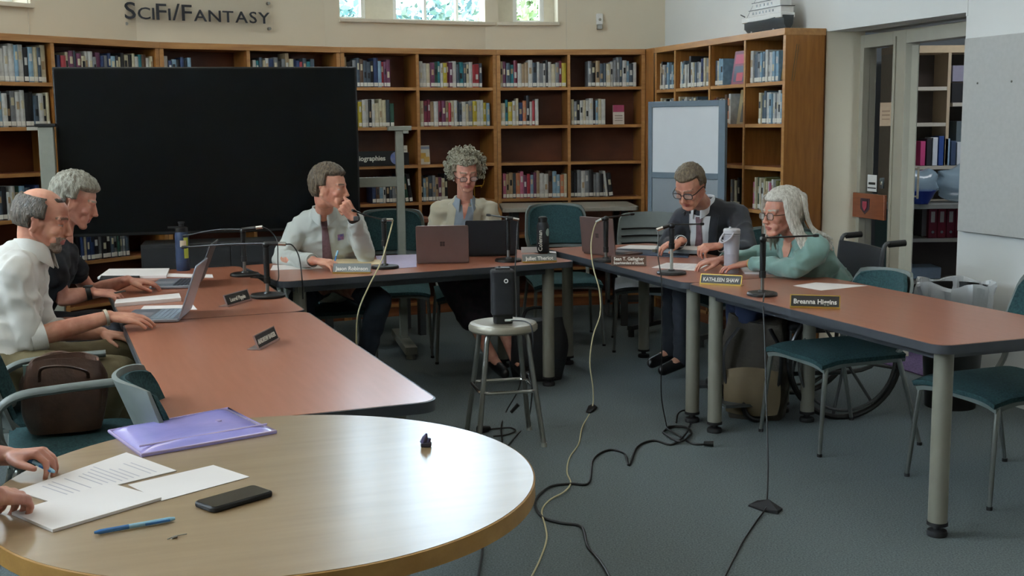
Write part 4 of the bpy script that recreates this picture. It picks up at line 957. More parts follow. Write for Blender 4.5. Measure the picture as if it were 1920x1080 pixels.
# ---------------------------------------------------------------- bottles
def bottle(name, label, c, prof, mt, n=28, z=TZ):
    t = thing(name, label, 'bottle', (c[0], c[1], z + .0006)); b = MB(); b.lathe(prof, n); b.build('bottle_body', mt, t); return t
q_ = G(344, 507, TZ)
t = bottle('water_bottle', 'tall navy water bottle with pale sticker and yellow-green stripe', (q_.x, q_.y), [(.001, 0), (.036, 0), (.038, .006), (.038, .20), (.035, .215), (.001, .215)], plainmat('bottle_navy', '#222f47', .4))
b = MB(); b.lathe([(.001, .215), (.034, .215), (.034, .238), (.026, .243), (.014, .245), (.014, .262), (.018, .264), (.018, .272), (.001, .272)], 24); b.box(-.075, -.006, .236, -.02, .006, .246); b.build('cap', M['black'], t)
b = MB()
for a0, a1, z0, z1 in ((-92, -60, .075, .165),): 
    pts = [(.0386 * math.cos(R(a)), .0386 * math.sin(R(a))) for a in np.linspace(-62, -20, 6)]
    b.add([(x, y, z) for z in (.07, .185) for x, y in pts], [(i, i + 1, 7 + i, 6 + i) for i in range(5)])
b.build('yellow_stripe', plainmat('yellow_green', '#9ba33c', .5), t, smooth=0)
b = MB(); pts = [(.0388 * math.cos(R(a)), .0388 * math.sin(R(a))) for a in np.linspace(-92, -40, 6)]; b.add([(x, y, z) for z in (.135, .17) for x, y in pts], [(i, i + 1, 7 + i, 6 + i) for i in range(5)]); b.build('sticker', plainmat('sticker_cream', '#b9a990', .5), t, smooth=0)
q_ = G(1018, 473, TZ)
t = bottle('water_bottle', 'black bottle with white vertical lettering and round pale sticker', (q_.x, q_.y), [(.001, 0), (.036, 0), (.038, .006), (.038, .165), (.03, .185), (.001, .185)], M['blackm'])
b = MB(); b.lathe([(.001, .185), (.027, .185), (.027, .215), (.02, .222), (.001, .222)], 20); b.box(-.028, -.004, .2, .03, .004, .212); b.build('cap', M['black'], t, smooth=30)
text_mesh('Coleman', 'bottle_lettering', .036, M['slabel'], t, Matrix.Translation((-.016, -.0362, .075)) @ Matrix.Rotation(R(-22), 4, 'Z') @ Matrix.Rotation(R(90), 4, 'X') @ Matrix.Rotation(R(90), 4, 'Z'), extrude=.002)
b = MB(); pts = [(.0386 * math.cos(R(a)), .0386 * math.sin(R(a))) for a in np.linspace(-62, -12, 7)]
vs = []; 
for i, a in enumerate(np.linspace(-62, -12, 9)):
    hgt = .024 * math.sqrt(max(.02, 1 - ((a + 37) / 25.5) ** 2)); vs += [(.0386 * math.cos(R(a)), .0386 * math.sin(R(a)), .125 - hgt), (.0386 * math.cos(R(a)), .0386 * math.sin(R(a)), .125 + hgt)]
b.add(vs, [(2 * i, 2 * i + 2, 2 * i + 3, 2 * i + 1) for i in range(8)]); b.build('sticker', plainmat('sticker_teal', '#9fb8ae', .5), t, smooth=0)
q_ = G(1371, 512, TZ)
t = bottle('tumbler', 'tall pale lilac-grey tumbler with loop handle beside teal sleeve', (q_.x, q_.y), [(.001, 0), (.036, 0), (.038, .008), (.0385, .10), (.0395, .101), (.0395, .103), (.0388, .105), (.043, .20), (.001, .20)], plainmat('tumbler_grey', '#a4a3ab', .4))
b = MB(); b.lathe([(.001, .20), (.0435, .20), (.0445, .21), (.0445, .228), (.040, .234), (.001, .234)], 28); b.lathe([(.001, .234), (.006, .234), (.005, .244), (.001, .244)], 10, c=(-.01, 0, 0)); b.build('lid', plainmat('tumbler_lid', '#c3c2c6', .4), t)
b = MB(); b.tube(smooth_path([(-.042, -.012, .212), (-.06, -.025, .19), (-.066, -.03, .172), (-.052, -.04, .165), (-.02, -.05, .185), (.002, -.047, .215)], 6), .005, 8); b.build('handle', plainmat('tumbler_handle', '#b9b8bd', .4), t)
b = MB(); b.tube([(.0445 * math.cos(a), .0445 * math.sin(a), .207) for a in np.linspace(0, 2 * PI, 33)], .0016, 6, caps=False); b.build('seal_ring', M['dgrey'], t)

# ---------------------------------------------------------------- name plates
M['gold'] = mat('gold_metal', '#b99a4e', .3, metal=.8, var=.1); M['nsilver'] = mat('silver_metal', '#b9a9a4', .3, metal=.8, var=.1)
M['ptext'] = plainmat('plate_lettering', '#dcd9cf', .5); M['pblack'] = plainmat('plate_black', '#1f1b17', .4); M['pbrown'] = plainmat('plate_brown', '#4b2f1e', .4); M['pgrey'] = mat('plate_silver', '#6f7270', .35, metal=.3, var=.1)
def nameplate(label, pL, pR, hgt, texts, plate, rim, rim2=None, back=.045, tilt=20, sizes=(.026,), zz=TZ, tcol=None):
    A, B = G(*pL, zz), G(*pR, zz); d = B - A; L = d.length
    t = thing('name_plate', label, 'name plate', (A + B) / 2 + Vector((0, 0, .001)), math.atan2(d.y, d.x), group='name plates along the tables')
    b = MB(); b.box(-L / 2, -.004, 0, L / 2, back, .003); b.box(-L / 2, -.004, .003, L / 2, -.001, .008); b.build('foot', rim, t, smooth=0)
    T = Matrix.Rotation(R(-tilt), 4, 'X'); b = MB(); b.M = T; b.box(-L / 2 + .003, .0, .003, L / 2 - .003, .003, hgt); p = b.build('plate', plate, t, smooth=0)
    b = MB(); b.M = T; b.box(-L / 2, -.0015, .002, -L / 2 + .004, .0045, hgt + .003).box(L / 2 - .004, -.0015, .002, L / 2, .0045, hgt + .003).box(-L / 2 + .004, -.0015, hgt - .001, L / 2 - .004, .0045, hgt + .003); b.build('rim', rim2 or rim, t, smooth=0)
    k = len(texts)
    for i, (tx, sz) in enumerate(zip(texts, sizes)):
        z = hgt * (.5 + (.22 * (k - 1) - .42 * i) if k > 1 else .5)
        o = text_mesh(tx, 'lettering', sz, tcol or M['ptext'], t, T @ Matrix.Translation((0, -.0008, z)) @ Matrix.Rotation(R(90), 4, 'X'), bold=.0006)
        w_ = max(v.co.x for v in o.data.vertices) - min(v.co.x for v in o.data.vertices)
        if w_ > L * .86:
            for v in o.data.vertices: v.co.x *= L * .86 / w_
    return t
nameplate('black name plate with silver rim beside the microphone nearest the balding man', (427, 576), (471, 563), .052, ['Laurel Pippin'], M['pblack'], M['nsilver'], sizes=(.026,))
nameplate('black name plate alone on the empty end of table near round table', (486, 657), (523, 637), .052, ['ANDREW BAKER'], M['pblack'], M['nsilver'], sizes=(.024,))
nameplate('grey name plate with gold foot in front of man in tie', (624, 513), (695, 513), .052, ['Jason Robinson'], M['pgrey'], M['gold'], M['pgrey'], sizes=(.03,))
nameplate('grey name plate with gold foot below the black bottle', (980, 493), (1044, 491), .045, ['Juliet Theriot'], M['pgrey'], M['gold'], M['pgrey'], sizes=(.03,))
nameplate('brown two-line name plate beside the dark bronze laptop', (1146, 499), (1212, 499), .055, ['Sean T. Gallagher', 'Superintendent of Schools'], M['pbrown'], M['bronze'], sizes=(.026, .021))
nameplate('black and gold name plate in front of the lilac-grey tumbler', (1312, 533), (1390, 537), .05, ['KATHLEEN SHAW'], M['pblack'], M['gold'], sizes=(.027,))
nameplate('black and gold name plate nearest the table end under white lone sheet', (1481, 577), (1575, 580), .055, ['Breanna Higgins'], M['pblack'], M['gold'], sizes=(.029,))

# ---------------------------------------------------------------- microphones and cables
def cable(name, label, pts, r, mt, sm=8, cat='cable', group=None):
    b = MB(); b.tube(smooth_path(pts, sm), r, 8); return tag(b.build(name, mt), label, cat, group)
def mic(label, base, ptop, tip, plug, z=TZ, r=.078, mid=None, lower=.4, silver=False):
    B = G(*base, z); Y = B.y; t = thing('table_microphone', label, 'microphone', B, group='table microphones on round bases')
    L_ = lambda px, py, dY=0: D(px, py, Y + dY) - B
    top = L_(*ptop); zt = top.z
    b = MB(); b.lathe([(.001, .001), (r, .001), (r, .010), (r * .93, .016), (.02, .018), (.016, .026), (.001, .026)], 40); b.build('base', M['black'], t)
    b = MB(); b.tube([(0, 0, .02), (0, 0, zt * lower)], .0085, 14); b.build('lower_post', M['lgrey'] if silver else M['steel'], t)
    b = MB(); b.tube([(0, 0, zt * lower), (0, 0, zt * .92)], [.013, .015], 14); b.lathe([(.001, 0), (.016, 0), (.016, .03), (.001, .03)], 14, c=(0, 0, zt * lower - .01)); b.build('clutch', M['black'], t)
    b = MB(); b.ell((0, 0, zt * .97), (.017, .014, .017)); b.build('clamp', M['black'], t)
    tp = L_(*tip[:2], tip[2] if len(tip) > 2 else 0); pg = L_(*plug[:2], plug[2] if len(plug) > 2 else 0); pts = [Vector((0, 0, zt))]
    if mid: pts.append(L_(*mid))
    pts.append(tp)
    b = MB(); sp = smooth_path(pts, 6); b.tube(sp, .0042, 8); b.build('gooseneck', M['black'], t)
    d = (sp[-1] - sp[-3]).normalized(); b = MB(); b.tube([tp, tp + d * .012, tp + d * .03], [.005, .0075, .007], 10); b.build('capsule', M['blackm'], t)
    b = MB(); b.tube([Vector((0, 0, zt)), pg], [.009, .010], 10); b.build('handle_socket', M['black'], t)
    e = (pg - Vector((0, 0, zt))).normalized(); b = MB(); b.tube([pg, pg + e * .035], .0092, 12); b.build('plug', M['chrome'], t)
    return B, B + pg + e * .035, t
B1, E1, _ = mic('black table microphone farthest along the side, next to the navy bottle', (459, 517), (455, 430), (352, 441, .15), (480, 427), lower=.35, mid=(405, 431, .08))
B2, E2, _ = mic('black table microphone beside first name plate with long boom', (502, 557), (502, 456), (352, 463, .1), (522, 457), lower=.3, mid=(430, 458, .05), r=.082)
B3, E3, _ = mic('black microphone with yellow cable in front of man in tie', (722, 503), (716, 412), (668, 397, -.05), (725, 412), lower=.5, mid=(690, 405))
B4, E4, _ = mic('black microphone between black laptop and black bottle', (953, 490), (953, 408), (921, 404, .05), (962, 410), lower=.3)
B5, E5, _ = mic('black microphone with yellow cable beside dark bronze laptop', (1136, 490), (1141, 408), (1182, 402, .15), (1128, 412), lower=.25)
B6, E6, _ = mic('dark microphone in front of the dark-suited man with boom to the side', (1259, 514), (1259, 421), (1312, 420, .15), (1243, 427), lower=.55, silver=True)
B7, E7, _ = mic('black microphone standing between the two gold-rimmed name plates', (1429, 554), (1429, 446), (1524, 442, .1), (1431, 438), lower=.35, r=.07)
M['cab'] = plainmat('black_cable', '#161616', .5); M['caby'] = plainmat('yellow_cable', '#b5ac86', .6)
def dz(px, py, z): return G(px, py, z)
cable('microphone_cable', 'black cable looping from the far boom down to table', [E1, D(505, 432, E1.y), D(519, 450, E1.y), D(521, 490, E1.y - .1), G(521, 526, TZ + .004), G(500, 522, TZ + .004), G(470, 520, TZ + .004)], .0032, M['cab'])
cable('microphone_cable', 'black cable looping from the long boom over the table edge', [E2, D(548, 460, E2.y), D(560, 480, E2.y), D(566, 520, E2.y - .02), D(568, 560, E2.y + .1)], .0032, M['cab'])
cable('yellow_cable', 'yellow cable hanging from the microphone in front of man in tie', [E3, D(734, 425, E3.y), D(726, 455, E3.y - .15), D(714, 492, 6.1), D(690, 540, 5.95), D(672, 585, 5.9), D(668, 640, 5.9), Vector((-.79, 5.9, .2)), Vector((-.80, 5.89, .04)), Vector((-.86, 5.86, .005)), Vector((-1.0, 5.8, .005))], .0038, M['caby'])
cable('microphone_cable', 'thin black cable dropping from the microphone by black bottle to the stool', [E4, D(970, 425, E4.y - .05), D(968, 470, 6.45), D(966, 505, 6.4), D(968, 560, 6.2), D(969, 600, 6.1), D(974, 650, 6.1), D(975, 720, 6.0), G(950, 770, .006), G(940, 800, .005), G(941, 832, .005), G(930, 850, .005)], .0036, M['cab'])
cable('yellow_cable', 'yellow cable hanging from table corner and snaking across carpet', [E5, D(1113, 430, E5.y - .05), D(1108, 460, 6.55), D(1112, 500, 6.45), D(1124, 545, 6.4), D(1125, 590, 6.35), D(1112, 630, 6.3), D(1106, 680, 6.25), D(1112, 730, 6.25), G(1110, 766, .005), G(1092, 800, .004), G(1085, 832, .004), G(1068, 858, .004), G(1063, 885, .004), G(1070, 905, .004), G(1058, 922, .0115), G(1030, 938, .004), G(1016, 958, .004), G(1022, 985, .0115), G(1025, 1010, .004), G(1014, 1045, .004), G(995, 1085, .004)], .0034, M['caby'], sm=6)
cable('microphone_cable', 'thin black cable from dark-suited man microphone down to carpet', [E6, D(1234, 440, E6.y - .1), D(1234, 480, 5.72), D(1240, 524, 5.6), D(1241, 580, 5.6), D(1241, 650, 5.6), D(1240, 740, 5.7), G(1250, 800, .005)], .003, M['cab'])
cable('microphone_cable', 'black cable falling from table edge to the tape and on across carpet', [B7 + Vector((.0, -.06, .02)), D(1431, 569, 5.13), D(1434, 640, 5.05), D(1437, 760, 4.95), D(1440, 870, 4.8), G(1438, 940, .004), G(1436, 953, .012), G(1420, 975, .004), G(1396, 1010, .004), G(1380, 1040, .004), G(1357, 1085, .004)], .0034, M['cab'], sm=6)
cable('floor_cable', 'thick black cable snaking in curves over carpet beside round table', [G(1335, 832, .006), G(1300, 832, .006), G(1275, 818, .006), G(1250, 802, .02), G(1282, 800, .006), G(1296, 812, .006), G(1275, 828, .018), G(1250, 816, .006), G(1245, 808, .006), G(1270, 800, .012), G(1290, 806, .018), G(1262, 833, .006), G(1225, 826, .006), G(1195, 838, .006), G(1180, 872, .006), G(1170, 850, .006), G(1140, 844, .006), G(1112, 862, .006), G(1104, 905, .006), G(1070, 907, .006), G(1030, 913, .006), G(1004, 940, .006), G(1015, 968, .006), G(1050, 980, .006), G(1090, 988, .006), G(1102, 1025, .006), G(1125, 1052, .006), G(1145, 1085, .006)], .0055, M['cab'], sm=7)
cable('floor_cable', 'short black cable running out from under the round table rim', [G(905, 1015, .006), G(904, 1040, .006), G(896, 1085, .006)], .005, M['cab'])
cable('floor_cable', 'black cable arc climbing between the two steel table legs', [G(1268, 792, .006), G(1272, 775, .02) , G(1285, 770, .02), G(1296, 785, .006), G(1292, 800, .006)], .0045, M['cab'])
cable('power_cable', 'black cable with inline block beneath the metal stool', [D(997, 606, 5.55), D(1000, 640, 5.52), D(992, 700, 5.55), D(998, 730, 5.55), G(990, 790, .006), G(970, 815, .006), G(948, 840, .006)], .0036, M['cab'])
cable('power_cable', 'black cable looped behind the legs of the metal stool', [G(905, 806, .006), G(935, 803, .006), G(958, 802, .006), G(966, 808, .006), G(950, 815, .006), G(925, 818, .006)], .004, M['cab'])
b = MB(); p0, p1 = G(918, 803, .016), G(897, 806, .018); b.tube([p0, p1], [.012, .022], 12); tag(b.build('plug_connector', M['black']), 'round black plug lying on carpet at the foot of the stool', 'plug')
b = MB(); b.tube([D(958, 773, 5.9), D(972, 758, 5.9)], [.009, .011], 10); tag(b.build('inline_connector', M['black']), 'black connector block on cable under the stool', 'connector')
b = MB(); q0 = G(1338, 832, .016); b.tube([q0, q0 - Vector((.045, -.01, 0))], [.015, .011], 10); tag(b.build('cable_plug', M['black']), 'black plug end of thick cable beside the steel table legs', 'plug')
# tape patches
def tape(label, px):
    P = [G(x, y, .0) for x, y in px]; n = len(P); b = MB(); b.add([(p.x, p.y, .001) for p in P] + [(p.x, p.y, .0155 if 0 < i < n - 1 and i != n // 2 else .008) for i, p in enumerate(P)], [tuple(range(n)), tuple(range(2 * n - 1, n - 1, -1))] + [(i, n + i, n + (i + 1) % n, (i + 1) % n) for i in range(n)])
    tag(b.build('tape_patch', M['blackm'], smooth=0), label, 'tape')
tape('black gaffer tape patch holding yellow cable to carpet', [(1099, 774), (1103, 766), (1112, 762), (1120, 765), (1114, 772), (1106, 776)])
tape('wide black gaffer tape patch holding thin cable in open carpet', [(1403, 950), (1420, 945), (1441, 943), (1467, 957), (1458, 965), (1430, 960)])

# ---------------------------------------------------------------- black speaker tower on the stool
s = thing('speaker_tower', 'black upright speaker tower with silver ring standing on metal stool', 'speaker', (-.045, 5.58, .5885), R(6))
b = MB(); b.prism(rrect(-.056, -.05, .056, .05, .02), .035, .255); b.build('housing', M['blackm'], s, bevel=.01)
b = MB(); b.prism(rrect(-.045, -.04, .045, .04, .015), .0, .036); b.build('base', M['black'], s)
b = MB(); b.M = Matrix.Translation((.012, -.0505, .205)) @ Matrix.Rotation(R(90), 4, 'X'); b.lathe([(.006, 0), (.0105, 0), (.0105, .003), (.006, .003), (.006, 0)], 20, cap=False); b.build('ring', M['white'], s)
b = MB(); b.box(-.035, -.02, .255, .035, .02, .265); b.tube([(-.035, 0, .262), (-.01, 0, .268)], .005, 8); b.build('top_controls', M['dgrey'], s, bevel=.003)
cable('usb_cable', 'short white-tipped lead plugged at base of the speaker tower', [D(951, 601, 5.5), D(966, 601, 5.48), D(985, 603, 5.46), D(996, 612, 5.43), D(1000, 640, 5.42)], .0035, M['cab'])
b = MB(); b.tube([D(947, 601, 5.50), D(962, 600, 5.49)], .006, 8); tag(b.build('usb_plug', M['lgrey']), 'pale plug lying against the speaker tower on stool', 'plug')

# ---------------------------------------------------------------- bags
M['leather'] = mat('brown_leather', '#4a3124', .42, col2='#38241a', vscale=12, bump=.25, bscale=60, spec=.5)
def softbag(name, label, cat, c, rz, w_, d_, h, mt, seed, open_top=True):
    r_ = random.Random(seed); t = thing(name, label, cat, c, rz); n = 40; b = MB(); vs = []; fs = []
    ph = [r_.uniform(0, 6.3) for _ in range(6)]; K = 11
    for k in range(K + 1):
        v = k / K; sc = (.82 + .22 * math.sin(PI * min(1, v * 1.15) * .8)) * (1 if v < .8 else 1 - (v - .8) * .5)
        for j in range(n):
            a = 2 * PI * j / n; ca, sa = math.cos(a), math.sin(a); sx = math.copysign(abs(ca) ** .55, ca); sy = math.copysign(abs(sa) ** .55, sa)
            w1 = 1 + .04 * math.sin(3 * a + ph[0] + 4 * v) + .03 * math.sin(7 * a + ph[1] - 6 * v)
            vs.append((w_ / 2 * sc * sx * w1, d_ / 2 * sc * sy * w1 * (1 - .35 * v), h * v * (1 + .05 * math.sin(2 * a + ph[2]) * v)))
    if open_top:
        for k, (s1, dz_) in enumerate(((.93, .0), (.86, -.06), (.8, -.14))):
            for j in range(n): x, y, z = vs[K * n + j]; vs.append((x * s1, y * s1, z + dz_))
        K += 3
    for k in range(K):
        for j in range(n): j2 = (j + 1) % n; fs.append((k * n + j, k * n + j2, (k + 1) * n + j2, (k + 1) * n + j))
    fs.append(tuple(range(n - 1, -1, -1))); fs.append(tuple(K * n + j for j in range(n)))
    b.add(vs, fs); b.build('bag_body', mt, t, smooth=60); return t
t = softbag('leather_bag', 'open brown leather tote bag on the seat of teal armchair', 'bag', (-1.59, 4.09, .476), R(22), .28, .19, .25, M['leather'], 5)
for y in (-.07, .07):
    b = MB(); b.tube(smooth_path([(-.08, y, .19), (-.07, y * 1.5, .24), (0, y * 2.0, .25), (.07, y * 1.5, .22), (.08, y, .19)], 6), .007, 8, flat=.6); b.build('handle', M['leather'], t)
b = MB(); b.box(-.13, -.01, .12, -.03, -.002, .24); b.box(-.11, .02, .1, .0, .03, .23); b.build('papers_inside', plainmat('folder_green_grey', '#6f8480', .6), t, smooth=0)
t = softbag('handbag', 'slumped black bag on the floor behind the stool', 'bag', (.15, 7.02, .001), R(10), .34, .26, .36, M['blackm'], 6, False)
b = MB(); b.tube(smooth_path([(-.1, 0, .32), (-.06, 0, .42), (.06, 0, .42), (.1, 0, .32)], 6), .01, 8); b.build('strap', M['blackm'], t)
M['bpk'] = mat('backpack_brown', '#3b342b', .8, var=.2, vscale=12, bump=.2, bscale=90)
t = softbag('backpack', 'dark brown backpack leaning beside table leg under the near table', 'backpack', (1.27, 6.03, .001), R(-20), .34, .24, .52, M['bpk'], 8, False)
b = MB(); b.add(*surf(lambda u, v: (-.13 + .26 * u, -.125 - .05 * math.sin(PI * u) * math.sin(PI * v), .05 + .22 * v), 10, 8, .03)); b.build('pocket', plainmat('pocket_tan', '#5a4c35', .8), t)
for sx in (-.08, .08):
    b = MB(); b.tube(smooth_path([(sx, -.10, .48), (sx * 1.8, -.16, .36), (sx * 1.6, -.14, .12)], 6), .014, 8, flat=.4); b.build('strap', M['blackm'], t)

# ---------------------------------------------------------------- office things seen through the doorway
def P2(px, py, Y): return D(px, py, Y)
c = P2(1765, 88, 9.75)
t = thing('office_shelving', 'white and oak shelving unit in the office beyond the open doorway', 'shelving', (3.12, 9.72, 0), 0)
b = MB(); b.box(0, 0, 2.06, 1.5, .34, 2.12); b.build('top_board', plainmat('pale_oak', '#c9b493', .5), t, bevel=.003)
for x in (0, .44, 1.47):
    b = MB(); b.box(x, 0, 0 if x != .44 else 1.15, x + .025, .33, 2.06); b.build('upright', plainmat('pale_upright', '#b8a78c', .5), t, smooth=0)
for z, x0, x1 in ((1.79, .0, .44), (1.5, .0, .44), (1.66, .465, 1.47), (1.15, 0, 1.5), (.86, 0, 1.5), (.55, 0, 1.5), (.2, 0, 1.5)):
    b = MB(); b.box(x0 + .025, .004, z - .03, x1, .32, z); b.build('shelf', plainmat('pale_shelf', '#bcb6a8', .5), t, smooth=0)
b = MB(); b.box(.02, .32, .1, 1.48, .335, 2.06); b.build('back_panel', plainmat('brown_back', '#4b4038', .6), t, smooth=0)
def on(x, z, dy=.1): return (3.12 + x, 9.72 + dy, z + .0006)
def smallbox(name, label, cat, x, z, w_, d_, h, col, rgh=.5, group=None, dy=.06):
    b = MB(); b.box(0, 0, 0, w_, d_, h); o = b.build(name, plainmat(name, col, rgh), bevel=.003); o.location = on(x, z, dy); return tag(o, label, cat, group)
smallbox('radio', 'black stereo with round speaker on upper office shelf', 'stereo', .50, 1.66, .22, .2, .16, '#15161a')
b = MB(); b.M = Matrix.Rotation(R(90), 4, 'X'); b.lathe([(.001, 0), (.06, 0), (.055, .03), (.001, .03)], 28); o = b.build('wall_dish', M['lgrey']); o.location = on(.80, 1.84, .12); tag(o, 'round pale disc propped on upper office shelf', 'disc')
smallbox('desk_calendar', 'pale card leaning on upper office shelf below the round disc', 'card', .74, 1.66, .16, .1, .07, '#a9a895')
smallbox('storage_box', 'lilac box at the top of office shelving', 'box', .50, 1.83, .12, .1, .13, '#8f8da0')
smallbox('file_tray', 'grey panel box on middle office shelf', 'box', .55, 1.15, .34, .2, .36, '#59666a')
smallbox('white_card', 'white card standing above the grey panel box', 'card', .66, 1.515, .15, .02, .085, '#c4c8c6', dy=.02)
GR = 'binders and files on office shelves'
for k, col in enumerate(('#7b1f2e', '#8a2433', '#741a2a', '#8c2636')):
    s_ = thing('ring_binder', '%s dark red binder on the low office shelf' % ['first', 'second', 'third', 'fourth'][k], 'binder', on(.34 + .075 * k, .2 if 0 else .55, .03), 0, GR)
    b = MB(); b.box(0, 0, 0, .07, .24, .27); b.build('cover', plainmat('binder_red', col, .5), s_, bevel=.003)
    b = MB(); b.box(.018, -.002, .13, .05, .001, .22); b.build('spine_label', M['slabel'], s_, smooth=0)
    b = MB(); b.M = Matrix.Translation((.035, -.002, .05)) @ Matrix.Rotation(R(90), 4, 'X'); b.lathe([(.001, 0), (.012, 0), (.012, .002), (.001, .002)], 14); b.build('finger_ring', M['chrome'], s_)
for k, (col, h) in enumerate((('#c2447a', .2), ('#2a2a30', .22), ('#d0d6dc', .23), ('#2d4b8c', .24), ('#9ab6cc', .22), ('#3a4a66', .2), ('#d0d6dc', .19))):
    smallbox('file', '%s file on the office shelf above the plastic bags' % ['pink', 'black', 'white', 'royal blue', 'pale blue', 'slate', 'short white'][k], 'file', .24 + .05 * k, 1.15, .04, .2, h, col, group=GR, dy=.0)
# clear bags and blue bowl on the counter
M['film'] = mat('clear_bag_film', '#a9c4d4', .15, var=.1, alpha=.5, spec=.9, bump=.6, bscale=14)
def lump(name, label, cat, p, r, mt, seed):
    r_ = random.Random(seed); b = MB(); b.ell((0, 0, r[2]), r, 28, 18)
    ph = [r_.uniform(0, 6) for _ in range(4)]
    b.v = [Vector((v.x * (1 + .10 * math.sin(9 * v.z / r[2] + ph[0]) + .06 * math.sin(14 * v.x / r[0] + ph[1])), v.y, max(.0, v.z * (1 + .08 * math.sin(5 * v.x / r[0] + ph[2]))))) for v in b.v]
    o = b.build(name, mt, smooth=80); o.location = p; return tag(o, label, cat)
lump('plastic_bag', 'crumpled clear plastic bag on office counter, first one inside doorway', 'bag', (3.30, 9.55, .862), (.16, .12, .14), M['film'], 1)
lump('plastic_bag', 'larger clear plastic bag on office counter by the grey panel box', 'bag', (3.62, 9.55, .862), (.19, .12, .15), M['film'], 2)
t = thing('office_counter', 'grey counter in the office beneath the clear plastic bags', 'counter', (3.0, 9.38, 0))
b = MB(); b.box(0, 0, .82, 1.7, .33, .86); b.build('worktop', plainmat('counter_grey', '#7b7d78', .4), t, bevel=.003)
b = MB(); b.box(.78, .02, 0, .84, .32, .82).box(1.62, .02, 0, 1.68, .32, .82).box(.0, .02, 0, .06, .32, .82); b.build('leg_panel', plainmat('counter_leg', '#2c4c46', .5), t, smooth=0)
b = MB(); b.lathe([(.001, 0), (.06, 0), (.115, .10), (.12, .105), (.11, .10), (.055, .008), (.001, .008)], 28, cap=False); o = b.build('blue_bowl', plainmat('bowl_blue', '#24408f', .4)); o.location = (3.27, 9.42, .8606); tag(o, 'blue plastic bowl on the office counter', 'bowl')
b = MB(); b.lathe([(.001, 0), (.03, 0), (.032, .09), (.001, .09)], 20); o = b.build('yellow_cup', plainmat('cup_yellow', '#b59a35', .5)); o.location = (3.12, 9.42, .8606); tag(o, 'yellow cup beside the blue bowl', 'cup')
b = MB(); b.box(0, 0, 0, .2, .18, .24); o = b.build('cardboard_carton', plainmat('carton', '#6d6a66', .7), bevel=.003); o.location = (3.42, 9.80, .5606 ); tag(o, 'grey-brown carton below the office counter', 'carton')
b = MB(); b.box(0, 0, 0, .42, .25, .1); o = b.build('white_bin', plainmat('bin_white', '#9fb2c4', .5), bevel=.01); o.location = (3.18, 9.80, .2006); tag(o, 'pale blue tray on the lowest office shelf', 'tray')

# ---- things on and under the grey library table
q_ = D(1200, 395, 8.85)
for k, (px, w_, col) in enumerate(((1165, .06, '#3c423f'), (1178, .04, '#24282b'), (1190, .05, '#5e6360'))):
    p = D(px, 440, 9.15); b = MB(); b.box(-w_ / 2, -.1, 0, w_ / 2, .1, .3); o = b.build('magazine_file', plainmat('magfile', col, .6), bevel=.002); o.location = (p.x, p.y, .5); 
    tag(o, '%s magazine file under the grey-topped library table' % ['mid grey', 'black', 'pale grey'][k], 'file')
t = thing('book_trolley', 'dark low book trolley under the grey-topped library table', 'trolley', (.98, 9.16, 0))
b = MB(); b.box(-.24, -.12, .47, .12, .12, .499); b.box(-.24, -.12, .15, .12, .12, .17); b.build('shelf', M['dgrey'], t, smooth=0)
for x in (-.23, .11):
    b = MB(); b.box(x - .01, -.12, .04, x + .01, .12, .47); b.build('side', M['dgrey'], t, smooth=0)

# ---------------------------------------------------------------- trees outside
def tree(label, c, r, seed, col, col2, zc, cat='tree'):
    r_ = random.Random(seed); t = thing('tree', label, cat, (c[0], c[1], -1.0), group='trees outside the high windows')
    b = MB(); b.tube(smooth_path([(0, 0, 0), (.1, .05, zc * .5), (.0, 0, zc + .8)], 5), [.22] * 5 + [.16] * 5 + [.08], 12)
    for k in range(7):
        a = k * .9; b.tube([(0, 0, zc - .2 + .15 * k), (math.cos(a) * r * .6, math.sin(a) * r * .6, zc + .5 + .2 * k)], [.06, .02], 6)
    b.build('trunk', plainmat('bark', '#5b4a3c', .9), t)
    b = MB()
    for k in range(5200):
        d = Vector((r_.gauss(0, 1), r_.gauss(0, 1), r_.gauss(0, 1))).normalized() * r * (r_.random() ** .4); d.z *= .9; cc = Vector((0, 0, zc + 1)) + d
        x = Vector((r_.gauss(0, 1), r_.gauss(0, 1), r_.gauss(0, 1))).normalized(); y = x.cross(Vector((r_.gauss(0, 1), r_.gauss(0, 1), r_.gauss(0, 1)))).normalized(); s1 = r_.uniform(.05, .1)
        b.add([cc - x * s1, cc + y * s1 * .5, cc + x * s1, cc - y * s1 * .5], [(0, 1, 2, 3)])
    b.build('crown', mat('leaf', col, .6, col2=col2, vscale=3), t, smooth=0)
tree('leafy blue-green tree outside, seen through first pane of high window', (-2.5, 17.5), 1.3, 1, '#3d5a50', '#2c4a4c', 2.2)
tree('broad tree outside, seen through the three-pane middle window', (-.9, 18.5), 1.5, 3, '#4c5f45', '#2f4a50', 2.2)
tree('yellow-green tree outside, seen through last pane of high window', (.5, 17.0), 1.3, 2, '#5c6c3c', '#485c34', 2.2)

